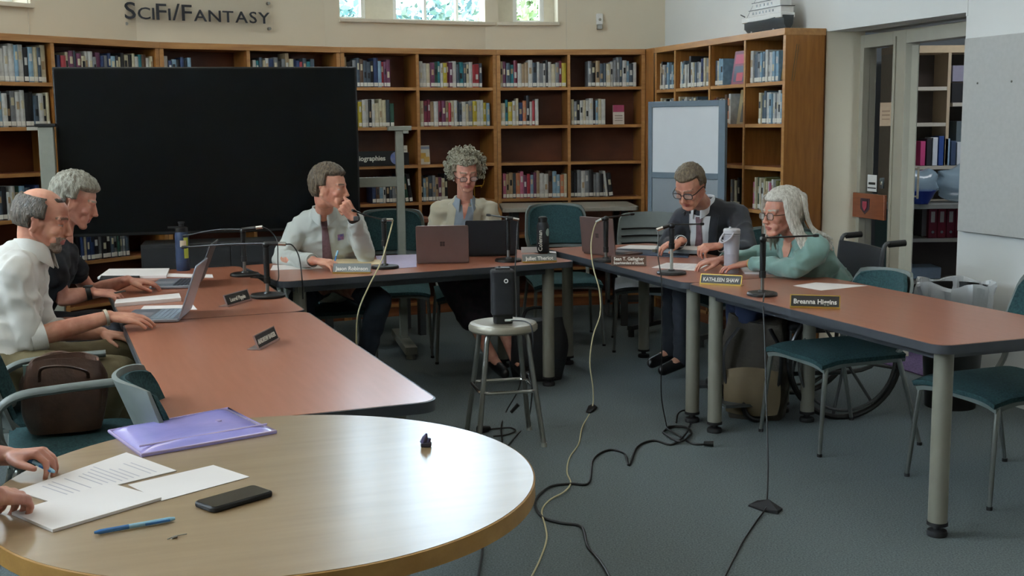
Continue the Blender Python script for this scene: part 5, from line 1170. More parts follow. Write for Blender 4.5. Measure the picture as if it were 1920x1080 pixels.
# ---------------------------------------------------------------- people
from mathutils import noise as NZ
def rc(mb, p, q, r1, r2=None, flat=1., side=None, n=14):
    """rounded, tapered limb piece; cross-section r along 'side', r*flat across it"""
    p, q = Vector(p), Vector(q); r2 = r1 if r2 is None else r2; d = q - p; L = max(d.length, 1e-5); d = d / L if d.length > 1e-5 else Vector((0, 0, 1))
    s_ = Vector(side) if side is not None else (Vector((0, 0, 1)) if abs(d.z) < .9 else Vector((1, 0, 0))); s_ = (s_ - d * s_.dot(d)).normalized(); t_ = d.cross(s_)
    prof = []
    for k in range(1, 5): a = PI / 2 * k / 4; prof.append((-r1 * math.cos(a), r1 * math.sin(a)))
    for k in range(1, 4): prof.append((L * k / 4, r1 + (r2 - r1) * k / 4))
    for k in range(0, 4): a = PI / 2 * k / 4; prof.append((L + r2 * math.sin(a), r2 * math.cos(a)))
    vs = []; fs = []
    for u, r in prof:
        for j in range(n):
            a = 2 * PI * j / n; vs.append(p + d * u + s_ * (r * math.cos(a)) + t_ * (r * flat * math.sin(a)))
    K = len(prof)
    for k in range(K - 1):
        for j in range(n): j2 = (j + 1) % n; fs.append((k * n + j, k * n + j2, (k + 1) * n + j2, (k + 1) * n + j))
    vs += [p - d * r1, q + d * r2]
    for j in range(n): j2 = (j + 1) % n; fs.append((K * n, j2, j)); fs.append((K * n + 1, (K - 1) * n + j, (K - 1) * n + j2))
    mb.add(vs, fs)
def chain(mb, pts, rs, flat=1., side=None):
    for a, b, r, s_ in zip(pts[:-1], pts[1:], rs[:-1], rs[1:]): rc(mb, a, b, r, s_, flat, side)
def fuse(mb, name, mats, parent, voxel, smooth=4, fac=.5, post=None, matf=None):
    """merge the overlapping pieces into one continuous surface"""
    me = bpy.data.meshes.new('raw'); me.from_pydata([tuple(v) for v in mb.v], [], mb.f)
    o = bpy.data.objects.new('raw', me); COL.objects.link(o)
    m = o.modifiers.new('r', 'REMESH'); m.mode = 'VOXEL'; m.voxel_size = voxel; m.use_smooth_shade = True
    m = o.modifiers.new('s', 'SMOOTH'); m.factor = fac; m.iterations = smooth
    dg = bpy.context.evaluated_depsgraph_get(); dg.update()
    nm = bpy.data.meshes.new_from_object(o.evaluated_get(dg)); bpy.data.objects.remove(o); bpy.data.meshes.remove(me)
    nm.name = name; nm.materials.clear()
    for x in mats: nm.materials.append(x)
    n = len(nm.vertices); co = np.empty(n * 3, np.float32); nm.vertices.foreach_get('co', co); co = co.reshape(-1, 3)
    if post:
        no = np.empty(n * 3, np.float32); nm.vertices.foreach_get('normal', no); no = no.reshape(-1, 3)
        co = post(co, no).astype(np.float32); nm.vertices.foreach_set('co', co.ravel()); nm.update()
    if matf:
        pc = np.empty(len(nm.polygons) * 3, np.float32); nm.polygons.foreach_get('center', pc); nm.polygons.foreach_set('material_index', matf(pc.reshape(-1, 3)).astype(np.int32))
    nm.polygons.foreach_set('use_smooth', [True] * len(nm.polygons)); nm.update()
    ob = bpy.data.objects.new(name, nm); COL.objects.link(ob)
    if parent: ob.parent = parent
    return ob
def folds(amp, freq, seed, lo=0.0):
    def f(co, no):
        out = co.copy(); s_ = Vector((seed * 3.1, seed * 1.7, seed))
        for i in range(len(co)):
            p = Vector(co[i]) * freq + s_
            w_ = NZ.noise(Vector((p.x * .5, p.y * .5, p.z)) + Vector((NZ.noise(p * .6), NZ.noise(p * .6 + Vector((5, 2, 1))), 0)) * 1.2)
            out[i] += no[i] * (amp * (1 - 2 * abs(w_)) * .9 - amp * .5)
        return out
    return f
def skinmat(name, col, col2): 
    m = mat(name, col, .48, col2=col2, vscale=14, spec=.4, bump=.06, bscale=220); b = m.node_tree.nodes['Principled BSDF']
    b.inputs['Subsurface Weight'].default_value = .12; b.inputs['Subsurface Radius'].default_value = (.012, .004, .002); b.inputs['Subsurface Scale'].default_value = .5; return m
def headmat(center, yaw, pitch, roll=0, sc=1.):
    """+y of the head looks along plan angle yaw (radians, 0 = +x), pitch down positive"""
    return Matrix.Translation(center) @ Matrix.Rotation(yaw - PI / 2, 4, 'Z') @ Matrix.Rotation(-pitch, 4, 'X') @ Matrix.Rotation(roll, 4, 'Y') @ Matrix.Scale(sc, 4)
def head(mb, Mh, fem=False, jaw=1., nose=1., full=1.):
    Mo = mb.M; mb.M = Mo @ Mh
    mb.ell((0, -.014, .032), (.074, .094, .083)); mb.ell((0, .022, -.02), (.062 * full, .066, .085)); mb.ell((0, .035, .035), (.06, .052, .055))
    for s in (-1, 1):
        rc(mb, (s * .052 * jaw, -.002, -.045), (s * .020 * jaw, .066, -.093), .020, .017); rc(mb, (s * .056, .01, -.01), (s * .052, .0, -.05), .018, .017)
        mb.ell((s * .038, .060, -.026), (.024 * full, .022, .020)); rc(mb, (s * .012, .084, .022), (s * .045, .070, .022), .0105, .010)
        mb.ell((s * .0285, .064, -.060), (.02 * full, .02, .024)); mb.ell((s * .0105 * nose, .099, -.036), (.0085, .010, .0075))
        mb.ell((s * .031, .0735, .0065), (.0165, .0130, .0072)); mb.ell((s * .031, .0725, -.0085), (.0155, .0120, .0055))
        # ear
        E = Matrix.Translation((s * .075, -.008, -.012)) @ Matrix.Rotation(s * R(18), 4, 'Z') @ Matrix.Rotation(R(-8), 4, 'X'); M1 = mb.M; mb.M = M1 @ E
        pts = [(0, .013 * math.cos(a) - .002, .026 * math.sin(a) + (.004 if math.sin(a) > 0 else 0)) for a in np.linspace(-1.9, 2.6, 12)]
        chain(mb, pts, [.0055] * 12); mb.ell((0, .0, -.001), (.004, .012, .022)); mb.ell((0, .004, -.026), (.0055, .008, .009)); mb.M = M1
    mb.ell((0, .068, -.098), (.024 * jaw, .020, .017)); mb.ell((0, .062, -.06), (.034, .026, .036))
    rc(mb, (0, .084, .016), (0, .104 * 1, -.026), .008, .0105 * nose); mb.ell((0, .1075, -.032), (.0115 * nose, .0115, .0095)); rc(mb, (0, .093, -.034), (0, .088, -.050), .0085, .008)
    chain(mb, [(-.022, .079, -.062), (-.010, .0885, -.0590), (0, .0895, -.0600), (.010, .0885, -.0590), (.022, .079, -.062)], [.0035, .0055, .0052, .0055, .0035])
    chain(mb, [(-.020, .079, -.068), (0, .087, -.0715), (.020, .079, -.068)], [.0035, .0066, .0035])
    rc(mb, (0, -.03, -.02), (0, -.030, -.070), .056, .050)
    mb.M = Mo
def hand(mb, w, d, nrm_, thumb, curl=(20, 25, 20), sc=1., spread=1., fcurl=None, tdir=None):
    """w wrist, d towards the knuckles, nrm_ out of the back of the hand, thumb = +1/-1 side (x = d x n)"""
    w = Vector(w); y = Vector(d).normalized(); z = Vector(nrm_); z = (z - y * z.dot(y)).normalized(); x = y.cross(z)
    rc(mb, w - y * .01 * sc, w + y * .02 * sc, .024 * sc, .025 * sc, .68, x); tips = []
    for i, (off, ml, fl) in enumerate(((.030, .086, .074), (.0105, .089, .083), (-.010, .085, .077), (-.029, .077, .060))):
        o = off * sc * thumb; k = w + x * o * spread + y * ml * sc - z * abs(off) * .10 * sc
        rc(mb, w + x * o * .62 + y * .018 * sc, k, .0135 * sc, .0112 * sc)
        c = fcurl[i] if fcurl else curl; a = 0; p = k; fan = R(3.5) * (1.4 - i) * thumb * (spread)
        for ph, (fr, cu) in enumerate(zip((.45, .30, .25), c)):
            a += R(cu); dd = (y * math.cos(a) - z * math.sin(a)); dd = (dd + x * math.sin(fan)).normalized(); q = p + dd * fl * fr * sc
            rc(mb, p, q, (.0092 - .0008 * ph) * sc, (.0086 - .0009 * ph) * sc); p = q
        tips.append(p)
    t0 = w + x * .024 * thumb * sc + y * .022 * sc - z * .006 * sc; td = (Vector(tdir).normalized() if tdir is not None else (y * .72 + x * thumb * .62 - z * .28).normalized())
    t1 = t0 + td * .042 * sc; td2 = (td * .8 + y * .5 - z * .1).normalized(); t2 = t1 + td2 * .030 * sc; t3 = t2 + td2 * .024 * sc
    rc(mb, t0, t1, .0155 * sc, .0118 * sc); rc(mb, t1, t2, .0112 * sc, .0098 * sc); rc(mb, t2, t3, .0098 * sc, .0078 * sc); rc(mb, w + y * .05 * sc, t1, .013 * sc, .01 * sc)
    return tips
def facemat(Mh, base=0, lips=1, beard=None, brow=2):
    inv = np.array(Mh.inverted())
    def f(pc):
        h = pc @ inv[:3, :3].T + inv[:3, 3]; x, y, z = h[:, 0], h[:, 1], h[:, 2]; m = np.zeros(len(pc))
        if beard is not None:
            ang = (z < -.048) & (y > .045) & (np.abs(x) < .045) & (z > -.13); m[ang] = beard
        l = (y > .074) & (np.abs(x) < .025) & (z > -.0775 + .012 * (np.abs(x) / .025) ** 2) & (z < -.0555 - .007 * (np.abs(x) / .025) ** 2) & (y > .0765); m[l] = lips
        b = (y > .058) & (np.abs(x) > .012) & (np.abs(x) < .052) & (np.abs(z - (.0255 - .10 * (np.abs(x) - .032) ** 2 * 20)) < .0042); m[b] = brow
        return m
    return f
def eyes(parent, Mh, iris='#4a5a5c', gaze=(0, 0)):
    for s in (-1, 1):
        b = MB(); b.M = Mh @ Matrix.Translation((s * .031, .0700, -.0008)) @ Matrix.Rotation(R(-90 + gaze[1]), 4, 'X') @ Matrix.Rotation(R(gaze[0]), 4, 'Y')
        b.ell((0, 0, 0), .0122, 20, 14); b.M = b.M @ Matrix.Identity(4)
        n0 = len(b.f); Rr = .01235
        for k, (a0, a1, mi) in enumerate(((0, 12, 2), (12, 29, 1))):
            n = 16; vs = []; 
            for a in (a0, a1):
                for j in range(n): t = 2 * PI * j / n; vs.append((Rr * math.sin(R(a)) * math.cos(t), Rr * math.sin(R(a)) * math.sin(t), Rr * math.cos(R(a))))
            b.add(vs, [(j, (j + 1) % n, n + (j + 1) % n, n + j)[::-1] for j in range(n)], mi)
        b.build('eye', [M['eyew'], plainmat('iris', iris, .3), M['black']], parent, smooth=60)
M['eyew'] = plainmat('eye_white', '#a89c92', .35)
def hairshell(parent, Mh, name, mt, mask, th, c=(0, -.014, .022), r=(.078, .098, .098), noise_=.004, nf=(30, 30, 12), seed=1, nlat=56, nlon=80, extra=None):
    """hair as one closed volume over the scalp; mask(d)->0..1 where hair grows, th(d) its thickness"""
    b = MB(); b.M = Mh; vs = []; fs = []
    for i in range(1, nlat):
        t = PI * i / nlat
        for j in range(nlon):
            a = 2 * PI * j / nlon; d = Vector((math.sin(t) * math.cos(a), math.sin(t) * math.sin(a), math.cos(t))); m_ = mask(d); k = th(d)
            w_ = NZ.noise(Vector((d.x * nf[0], d.y * nf[1], d.z * nf[2])) * .35 + Vector((seed, 0, 0)))
            off = (k + noise_ * w_) * m_ - .022 * (1 - m_)
            vs.append((c[0] + d.x * (r[0] + off), c[1] + d.y * (r[1] + off), c[2] + d.z * (r[2] + off)))
    top = len(vs); vs.append((c[0], c[1], c[2] + r[2] + th(Vector((0, 0, 1))) * mask(Vector((0, 0, 1))) - .022 * (1 - mask(Vector((0, 0, 1)))))); vs.append((c[0], c[1], c[2] - r[2] + .02))
    n = nlon
    for i in range(nlat - 2):
        for j in range(n): j2 = (j + 1) % n; fs.append((i * n + j, (i + 1) * n + j, (i + 1) * n + j2, i * n + j2))
    for j in range(n): j2 = (j + 1) % n; fs.append((top, j, j2)); fs.append((top + 1, (nlat - 2) * n + j2, (nlat - 2) * n + j))
    b.add(vs, fs)
    if extra: extra(b)
    return b.build(name, mt, parent, smooth=80)
def sst(a, b, x): t = max(0, min(1, (x - a) / (b - a))); return t * t * (3 - 2 * t)
def hairmat(name, a, b_): return mat(name, a, .45, col2=b_, vscale=9, stretch=(10, 10, 2.5), spec=.5, bump=.9, bscale=26, detail=7)
def glasses(parent, Mh, mt, w_=.024, h=.017, pos=-.004, rr=.0016, lens=True, low=0):
    b = MB(); b.M = Mh @ Matrix.Translation((0, .100, pos - low)); 
    for s in (-1, 1):
        pts = [(s * .0335 + x, -.0006 * abs(x) * 20 - .004 * abs(s * .0335 + x) / .05, z) for x, z in rrect(-w_, -h, w_, h, h * .8, 6)]; b.tube(pts + [pts[0]], rr, 8, caps=False)
        b.tube(smooth_path([(s * (.0335 + w_), -.004, h * .4), (s * .071, -.03, .006), (s * .078, -.10, .004), (s * .079, -.118, -.012)], 5), rr, 6)
    b.tube([(-.0105, -.002, .003), (0, .001, .006), (.0105, -.002, .003)], rr, 6); g = b.build('eyeglasses', mt, parent)
    if lens:
        for s in (-1, 1):
            q = MB(); q.M = Mh @ Matrix.Translation((s * .0335, .0985, pos - low)) @ Matrix.Rotation(R(90), 4, 'X'); q.prism(rrect(-w_, -h, w_, h, h * .8, 6), -.0005, .0005); q.build('lens', M['lens'], g, smooth=0)
M['lens'] = mat('lens_glass', '#e8eeee', .05, var=0, alpha=.12, spec=.8)
def drape(ob, name, poly, frame, mt, parent, off=.003, th=.0015, nu=10, nv=14, lift=None):
    """lay a strip (four-sided in the chest frame: x, z) on the front of a garment"""
    me = ob.data; bvh = BVHTree.FromPolygons([v.co for v in me.vertices], [tuple(p.vertices) for p in me.polygons])
    f = frame; fi = f.to_3x3(); fw = fi @ Vector((0, 1, 0)); g = []
    for i in range(nu + 1):
        row = []
        for j in range(nv + 1):
            u, v = i / nu, j / nv; a = Vector(poly[0]).lerp(Vector(poly[1]), u); b_ = Vector(poly[3]).lerp(Vector(poly[2]), u); q = a.lerp(b_, v)
            o_ = f @ Vector((q.x, .0, q.y)); hit = bvh.ray_cast(o_, fw, .4)
            row.append(hit[0] + fw * (off + (lift(u, v) if lift else 0)) if hit[0] is not None else None)
        g.append(row)
    flatl = [p for r_ in g for p in r_ if p is not None]
    if not flatl: return None
    for i in range(nu + 1):
        for j in range(nv + 1):
            if g[i][j] is None:
                g[i][j] = min(flatl, key=lambda p: (p - (g[max(0, i - 1)][j] or g[i][max(0, j - 1)] or flatl[0])).length)
    b = MB(); K = (nu + 1) * (nv + 1); vs = [p for r_ in g for p in r_]; vs2 = [p - fw * (th + off * .8) for p in vs]; q = lambda i, j, s_=0: s_ * K + i * (nv + 1) + j; fs = []
    for i in range(nu):
        for j in range(nv): fs += [(q(i, j), q(i, j + 1), q(i + 1, j + 1), q(i + 1, j)), (q(i, j, 1), q(i + 1, j, 1), q(i + 1, j + 1, 1), q(i, j + 1, 1))]
    for i in range(nu): fs += [(q(i, 0), q(i + 1, 0), q(i + 1, 0, 1), q(i, 0, 1)), (q(i + 1, nv), q(i, nv), q(i, nv, 1), q(i + 1, nv, 1))]
    for j in range(nv): fs += [(q(0, j + 1), q(0, j), q(0, j, 1), q(0, j + 1, 1)), (q(nu, j), q(nu, j + 1), q(nu, j + 1, 1), q(nu, j, 1))]
    b.add(vs + vs2, fs); return b.build(name, mt, parent, smooth=50)
def collar(name, mt, parent, c, up, fw, r=.062, h=.035, gap=35, flare=1.25, th=.003, flat=.9, drop=.03):
    """shirt collar: a band round the neck, folded over, open in front"""
    up = Vector(up).normalized(); fw = Vector(fw); fw = (fw - up * fw.dot(up)).normalized(); rt = fw.cross(up); b = MB(); n = 30; rows = []
    for k, (rr, hh) in enumerate(((r * 1.0, -.01), (r * 1.0, h), (r * 1.06, h + .002), (r * flare, -.012), (r * flare * .98, -.016), (r * 1.08, h - .012))):
        row = []
        for i in range(n + 1):
            a = R(gap / 2 + (360 - gap) * i / n); f_ = math.cos(a); e = max(0, f_) ** 3 if k in (3, 4) else 0
            row.append(Vector(c) + fw * (rr * math.cos(a) * 1.0 + e * .018) + rt * (rr * flat * math.sin(a)) + up * (hh - e * drop - .022 * max(0, f_)))
        rows.append(row)
    vs = [p for r_ in rows for p in r_]; fs = []; K = len(rows)
    for k in range(K - 1):
        for i in range(n): fs.append((k * (n + 1) + i, k * (n + 1) + i + 1, (k + 1) * (n + 1) + i + 1, (k + 1) * (n + 1) + i))
    b.add(vs, fs); return b.build(name, mt, parent, smooth=60, solid=th)
def band(name, mt, parent, p, d, r, w_, th=.003, flat=1., side=None):
    """ring round a limb (cuff, bracelet, strap)"""
    p = Vector(p); d = Vector(d).normalized(); s_ = Vector(side) if side is not None else (Vector((0, 0, 1)) if abs(d.z) < .9 else Vector((1, 0, 0))); s_ = (s_ - d * s_.dot(d)).normalized(); t_ = d.cross(s_)
    b = MB(); n = 28; vs = []; fs = []; prof = [(r, -w_ / 2), (r + th, -w_ / 2), (r + th, w_ / 2), (r, w_ / 2)]
    for rr, u in prof:
        for j in range(n): a = 2 * PI * j / n; vs.append(p + d * u + s_ * rr * math.cos(a) + t_ * rr * flat * math.sin(a))
    for k in range(4):
        for j in range(n): j2 = (j + 1) % n; k2 = (k + 1) % 4; fs.append((k * n + j, k * n + j2, k2 * n + j2, k2 * n + j))
    b.add(vs, fs); return b.build(name, mt, parent, smooth=50, bevel=0)
def V(*a): return Vector(a)
def person(label, base, sk, skin, cloth, hd, arms_skin, legs='trousers', legm=None, shoem=None, beard=None, beardm=None, lipsm=None, browm=None, fem=False, sleeve=1.0, bulk=1., group=None, vox=.0042, shirt_name='shirt', headkw={}, fold=(.015, 13)):
    """sk: dict of joints in world space. sleeve: fraction of the forearm (or -fraction of upper arm) covered"""
    B = V(*base); t = thing('person', label, 'person', base); T = Matrix.Translation(-B)
    Mh = T @ hd['M']; L = {k: (T @ Vector(v)) for k, v in sk.items() if k not in ('hl', 'hr', 'fwd')}
    rt = (L['sr'] - L['sl']).normalized(); nb = L['neck']; pel = L['pelvis']; mid = (L['sr'] + L['sl']) / 2; sp = (mid - pel); fwd = rt.cross(sp).normalized(); fwd = -fwd if fwd.dot((Mh.to_3x3() @ V(0, 1, 0))) < 0 and hd.get('autof', True) else fwd
    if 'fwd' in sk: fwd = Vector(sk['fwd']).normalized()
    up = sp.normalized(); w_ = .17 * bulk
    b = MB()                                                                    # continuous body
    head(b, Mh, fem, **headkw)
    hb = Mh @ V(0, -.026, -.06); rc(b, nb, hb, .055 if not fem else .052, .050 if not fem else .048); rc(b, nb, mid - up * .03, .06, .09)
    rc(b, mid - up * .06, pel, .10 * bulk, .11 * bulk, .8, rt)
    for s in 'lr':
        rc(b, nb - up * .01, L['s' + s], .045, .045); rc(b, L['s' + s], L['e' + s], .043, .036); 
        fo = L['w' + s] - L['e' + s]; rc(b, L['e' + s], L['e' + s] + fo * .35, .036, .040 if not fem else .034); rc(b, L['e' + s] + fo * .35, L['w' + s], .040 if not fem else .034, .0265 if not fem else .0225, .85)
        if 'h' + s in sk:
            h_ = sk['h' + s]; hand(b, L['w' + s], h_[0], h_[1], h_[2], *h_[3:])
        rc(b, pel, L['k' + s], .07, .05); rc(b, L['k' + s], L['a' + s], .045, .036); rc(b, L['a' + s], L['t' + s], .032, .025)
    mats = [skin, lipsm or skin, browm or skin, beardm or skin]
    body = fuse(b, 'body', mats, t, vox, 3, .5, None, facemat(Mh, beard=3 if beard else None))
    c = MB()                                                                    # upper garment
    rc(c, L['sl'].lerp(L['sr'], .16), L['sl'].lerp(L['sr'], .84), .082 * bulk, .082 * bulk, .95, up)
    chest = mid.lerp(pel, .30); belly = mid.lerp(pel, .70)
    rc(c, chest - rt * .075 * bulk, chest + rt * .075 * bulk, .115 * bulk, None, .95, up); rc(c, mid - up * .02, belly, .135 * bulk, .140 * bulk, .80, rt); rc(c, belly, pel, .148 * bulk, .155 * bulk, .82, rt)
    rc(c, belly - rt * .05, belly + rt * .05, .12 * bulk, None, .9, up)
    for s in 'lr':
        rc(c, nb - up * .02, L['s' + s], .055, .062 * min(1, bulk)); 
        if sleeve >= 0:
            chain(c, [L['s' + s], L['e' + s]], [.066 * bulk ** .5, .053 * bulk ** .5]); 
            if sleeve > .05: chain(c, [L['e' + s], L['e' + s].lerp(L['w' + s], sleeve)], [.053 * bulk ** .5, .041 if not fem else .036])
        else: chain(c, [L['s' + s], L['s' + s].lerp(L['e' + s], -sleeve)], [.066 * bulk ** .5, .062 * bulk ** .5])
    if sk.get('neckhole', True): pass
    sh = fuse(c, shirt_name, [cloth], t, .0085, 5, .5, folds(fold[0], fold[1], len(label) % 7 + .3))
    g = MB()
    if legs == 'trousers':
        for s in 'lr': chain(g, [pel + (L['k' + s] - pel) * .0 + rt * (.07 if s == 'r' else -.07), L['k' + s], L['a' + s]], [.095 * bulk, .070, .052])
        rc(g, pel - rt * .06, pel + rt * .06, .12 * bulk, None, .95, up)
    else:
        for s in 'lr': chain(g, [pel + rt * (.07 if s == 'r' else -.07), L['k' + s], L['k' + s].lerp(L['a' + s], .45)], [.10 * bulk, .085, .085])
        rc(g, L['kl'], L['kr'], .07); rc(g, pel - rt * .06, pel + rt * .06, .12 * bulk, None, .95, up); rc(g, L['kl'].lerp(L['al'], .4), L['kr'].lerp(L['ar'], .4), .075)
    fuse(g, 'trousers' if legs == 'trousers' else 'skirt', [legm], t, .011, 5, .5, folds(.008, 12, 2.2))
    for s in 'lr':
        q = MB(); rc(q, L['a' + s] - V(0, 0, .02), L['t' + s], .042, .036, .8, (0, 0, 1)); fuse(q, 'shoe', [shoem or M['black']], t, .008, 3)
    fr = basis(mid, rt, fwd); 
    # chest frame with y forward, z up along the trunk
    fz = up; fx = fwd.cross(fz).normalized(); fy = fz.cross(fx).normalized(); fr = Matrix((fx, fy, fz)).transposed().to_4x4(); fr.translation = nb
    return t, body, sh, Mh, L, fr, up, fwd
SK1 = skinmat('skin_ruddy', '#c39078', '#a9705c'); SK2 = skinmat('skin_fair', '#bd9277', '#a87a62'); SK3 = skinmat('skin_rosy', '#bd8a75', '#a26a59')
LIP = plainmat('lips', '#9a5750', .45); 
def stdmask(front=.55, top=.35, ear=-.15, nape=-.62, rec=0.):
    """front: how far hair comes down the forehead"""
    def f(d):
        # face region: forward and below the hairline
        line = top + rec * max(0, 1 - abs(d.x) * 2.2) if d.y > .2 else top
        a = sst(-.05, .18, d.y - .15 * (abs(d.x) < .2))            # 1 in front
        faceb = sst(line - .04, line + .06, d.z) if d.y > .0 else 1
        side = sst(nape, nape + .12, d.z) if d.y <= .0 else 1
        burn = sst(ear - .04, ear + .04, d.z) if d.y > -.15 else 1
        fr = 1 if d.y < .12 else faceb
        if .12 <= d.y < .42 and d.z > ear: fr = max(faceb, 1 - sst(.3, .42, d.y))
        return max(0, min(1, fr * side * (burn if d.y > -.15 else 1)))
    return f

# ======== balding man in white shirt
bpx = lambda px, py, Y: D(px, py, Y)
hc = bpx(80, 412, 4.62); hM = headmat(hc, R(6), R(14), 0, 1.05)
sk = dict(neck=bpx(56, 480, 4.60), sr=bpx(28, 515, 4.42), sl=bpx(42, 500, 4.80), er=bpx(52, 636, 4.40), wr=G(205, 594, .80), el=V(-1.93, 4.82, .70), wl=V(-1.68, 4.76, .70),
          pelvis=V(-1.98, 4.42, .62), kr=V(-1.50, 4.42, .60), kl=V(-1.52, 4.78, .60), ar=V(-1.78, 4.46, .10), al=V(-1.72, 4.80, .10), tr=V(-1.62, 4.5, .05), tl=V(-1.57, 4.84, .05), fwd=(.95, .25, -.1),
          hr=((1, .32, -.12), (-.05, -.2, 1), -1, (12, 22, 18), 1.02), hl=((1, -.1, -.1), (0, 0, 1), 1, (14, 22, 18), 1.0))
sk['hr'] = ((.97, .30, -.10), (-.0, -.25, 1), -1, (10, 18, 14), 1.05)
M['shirtw'] = mat('white_shirt_cotton', '#cfcdc6', .8, var=.04, vscale=20, bump=.08, bscale=200, sheen=.2)
M['khaki'] = mat('khaki_trousers', '#5d5338', .85, var=.1, bump=.1, bscale=200); M['darkt'] = mat('dark_trousers', '#1d1f26', .85, var=.1); M['jean'] = mat('dark_denim', '#222a36', .85, var=.15, bump=.1, bscale=300)
greyh = hairmat('hair_dark_grey', '#5c5144', '#3a332b')
t, body, sh, Mh, L, fr, up, fwd = person('balding man in white shirt with grey goatee typing on the silver laptop', (-1.75, 4.5, 0), sk, SK1, M['shirtw'], dict(M=hM), True, legm=M['khaki'], beard=True, beardm=mat('goatee', '#93887a', .8, col2='#6d5f52', vscale=60, bump=.5, bscale=200), lipsm=LIP, browm=plainmat('brow1', '#6b5142', .8), sleeve=.12, bulk=1.08)
eyes(t, Mh, '#3c4a4c', (0, -20))
def m_bald(d):
    top = 1 - sst(.60, .80, d.z) * (1 if d.y > -.75 else .0)
    f = 1 - sst(.34, .5, d.y)
    if d.y > .3 and .45 < d.z: return .9 * sst(.52, .62, d.z) * (1 - sst(.70, .80, d.z)) * (1 - sst(.4, .6, abs(d.x)))
    nape = sst(-.66, -.52, d.z) if d.y < 0 else 1
    burn = sst(-.24, -.08, d.z) if d.y > -.12 else 1
    return top * f * nape * burn
hairshell(t, Mh, 'hair', greyh, m_bald, lambda d: .006, noise_=.003, seed=2)
collar('collar', M['shirtw'], t, L['neck'] + V(.012, 0, .012), (Mh @ V(0, -.035, -.05)) - L['neck'], (1, .1, -.1), r=.066, h=.05, gap=50, flare=1.3)
for s in 'rl':
    e = L['e' + s]; w_ = L['w' + s]; d = (w_ - e).normalized(); band('rolled_cuff', M['shirtw'], t, e + d * .035, d, .050, .055, .008)
band('bracelet', mat('bracelet_steel', '#cfc8b8', .3, metal=.6), t, L['wr'] - (L['wr'] - L['er']).normalized() * .012, L['wr'] - L['er'], .029, .012, .004)
M['lineb'] = plainmat('fold_line', '#b3b0a8', .8)
drape(sh, 'button_placket', [(-.016, -.04), (.016, -.04), (.016, -.42), (-.016, -.42)], fr, M['shirtw'], t, .004)

# ======== grey-haired man in black shirt
hc = bpx(139, 377, 5.38); hM = headmat(hc, R(16), R(20), 0, 1.0)
sk = dict(neck=bpx(112, 448, 5.36), sr=bpx(92, 492, 5.20), sl=bpx(120, 478, 5.58), er=bpx(118, 560, 5.28), wr=G(172, 548, .79), el=bpx(170, 548, 5.75), wl=G(240, 526, .80),
          pelvis=V(-2.26, 5.22, .62), kr=V(-1.80, 5.25, .60), kl=V(-1.85, 5.6, .60), ar=V(-1.82, 5.3, .10), al=V(-1.82, 5.6, .10), tr=V(-1.68, 5.35, .05), tl=V(-1.7, 5.66, .05), fwd=(.93, .3, -.1))
sk['hr'] = ((.97, .22, -.08), (0, -.2, 1), -1, (20, 35, 25), 1.0); sk['hl'] = ((.9, .42, -.12), (0, -.1, 1), 1, (12, 26, 20), 1.0)
hg = hairmat('hair_silver', '#a39f90', '#6f6a5c')
t, body, sh, Mh, L, fr, up, fwd = person('grey-haired man in black short-sleeved shirt leaning over papers, in profile', (-2.05, 5.25, 0), sk, SK3, mat('black_tshirt', '#15161b', .85, var=.1), dict(M=hM), True, legm=M['darkt'], lipsm=LIP, browm=plainmat('brow2', '#8c8272', .8), sleeve=-.42, bulk=.98)
eyes(t, Mh, '#3f5256', (0, -20))
def m_short(hl=.42, rec=.0, fr_=.22, nape=-.6, ear=-.08):
    def f(d):
        if d.y > .12:
            line = hl + rec * (abs(d.x) > .25) - .0
            a = sst(line - .09, line + .09, d.z); b_ = (1 - sst(fr_ - .04, fr_ + .14, d.y)) * sst(ear - .1, ear + .06, d.z); return max(a, b_)
        return sst(nape - .22, nape - .08, d.z) if d.y < -.2 else sst(ear - .08, ear, d.z)
    return f
hairshell(t, Mh, 'hair', hg, m_short(.40), lambda d: .010 + .012 * max(0, d.z) + (.012 * max(0, d.y) * (d.z > .3)), noise_=.008, seed=4)
band('wrist_watch', M['black'], t, L['wr'] - (L['wr'] - L['er']).normalized() * .015, L['wr'] - L['er'], .028, .022, .005)
b = MB(); p = L['wr'] + V(0, 0, .03); b.cbox(p - (L['wr'] - L['er']).normalized() * .015, .036, .034, .01); b.build('watch_face', M['dgrey'], t, bevel=.003)
b = MB(); w_ = L['wr']; b.tube([w_ + V(.07, .02, -.012), w_ + V(.145, .03, .0)], .004, 8); tag_ = b.build('held_pen', M['black']); tag_.location = (-2.05, 5.25, 0); tag(tag_, 'short black pen in the hand with the black watch', 'pen')

# ======== man in tie, hand on chin
hc = bpx(617, 352, 6.78); hM = headmat(hc, R(-14), R(4), R(0), 1.06)
sk = dict(neck=bpx(608, 404, 6.92), sr=bpx(562, 424, 6.95), sl=bpx(662, 416, 7.02), er=bpx(527, 486, 6.86), wr=G(588, 489, .795), el=bpx(686, 478, 6.86), wl=bpx(663, 409, 6.64),
          pelvis=V(-1.10, 7.15, .60), kr=V(-1.20, 6.62, .56), kl=V(-.74, 6.50, .56), ar=V(-1.12, 6.60, .10), al=V(-.88, 6.62, .10), tr=V(-1.08, 6.45, .05), tl=V(-.82, 6.5, .05), fwd=(.1, -1, 0))
hl_d = (bpx(646, 383, 6.62) - bpx(663, 409, 6.64)); sk['hl'] = (hl_d.normalized(), (.45, -.85, .1), 1, (85, 80, 40), 1.05, 1., [(60, 60, 30), (85, 85, 40), (88, 88, 40), (90, 88, 40)], (-.55, -.1, .9))
sk['hr'] = ((.97, -.22, -.06), (0, -.15, 1), -1, (25, 30, 25), 1.05)
M['shirtb'] = mat('pale_blue_shirt', '#b7bcb6', .8, var=.04, bump=.06, bscale=200, sheen=.2)
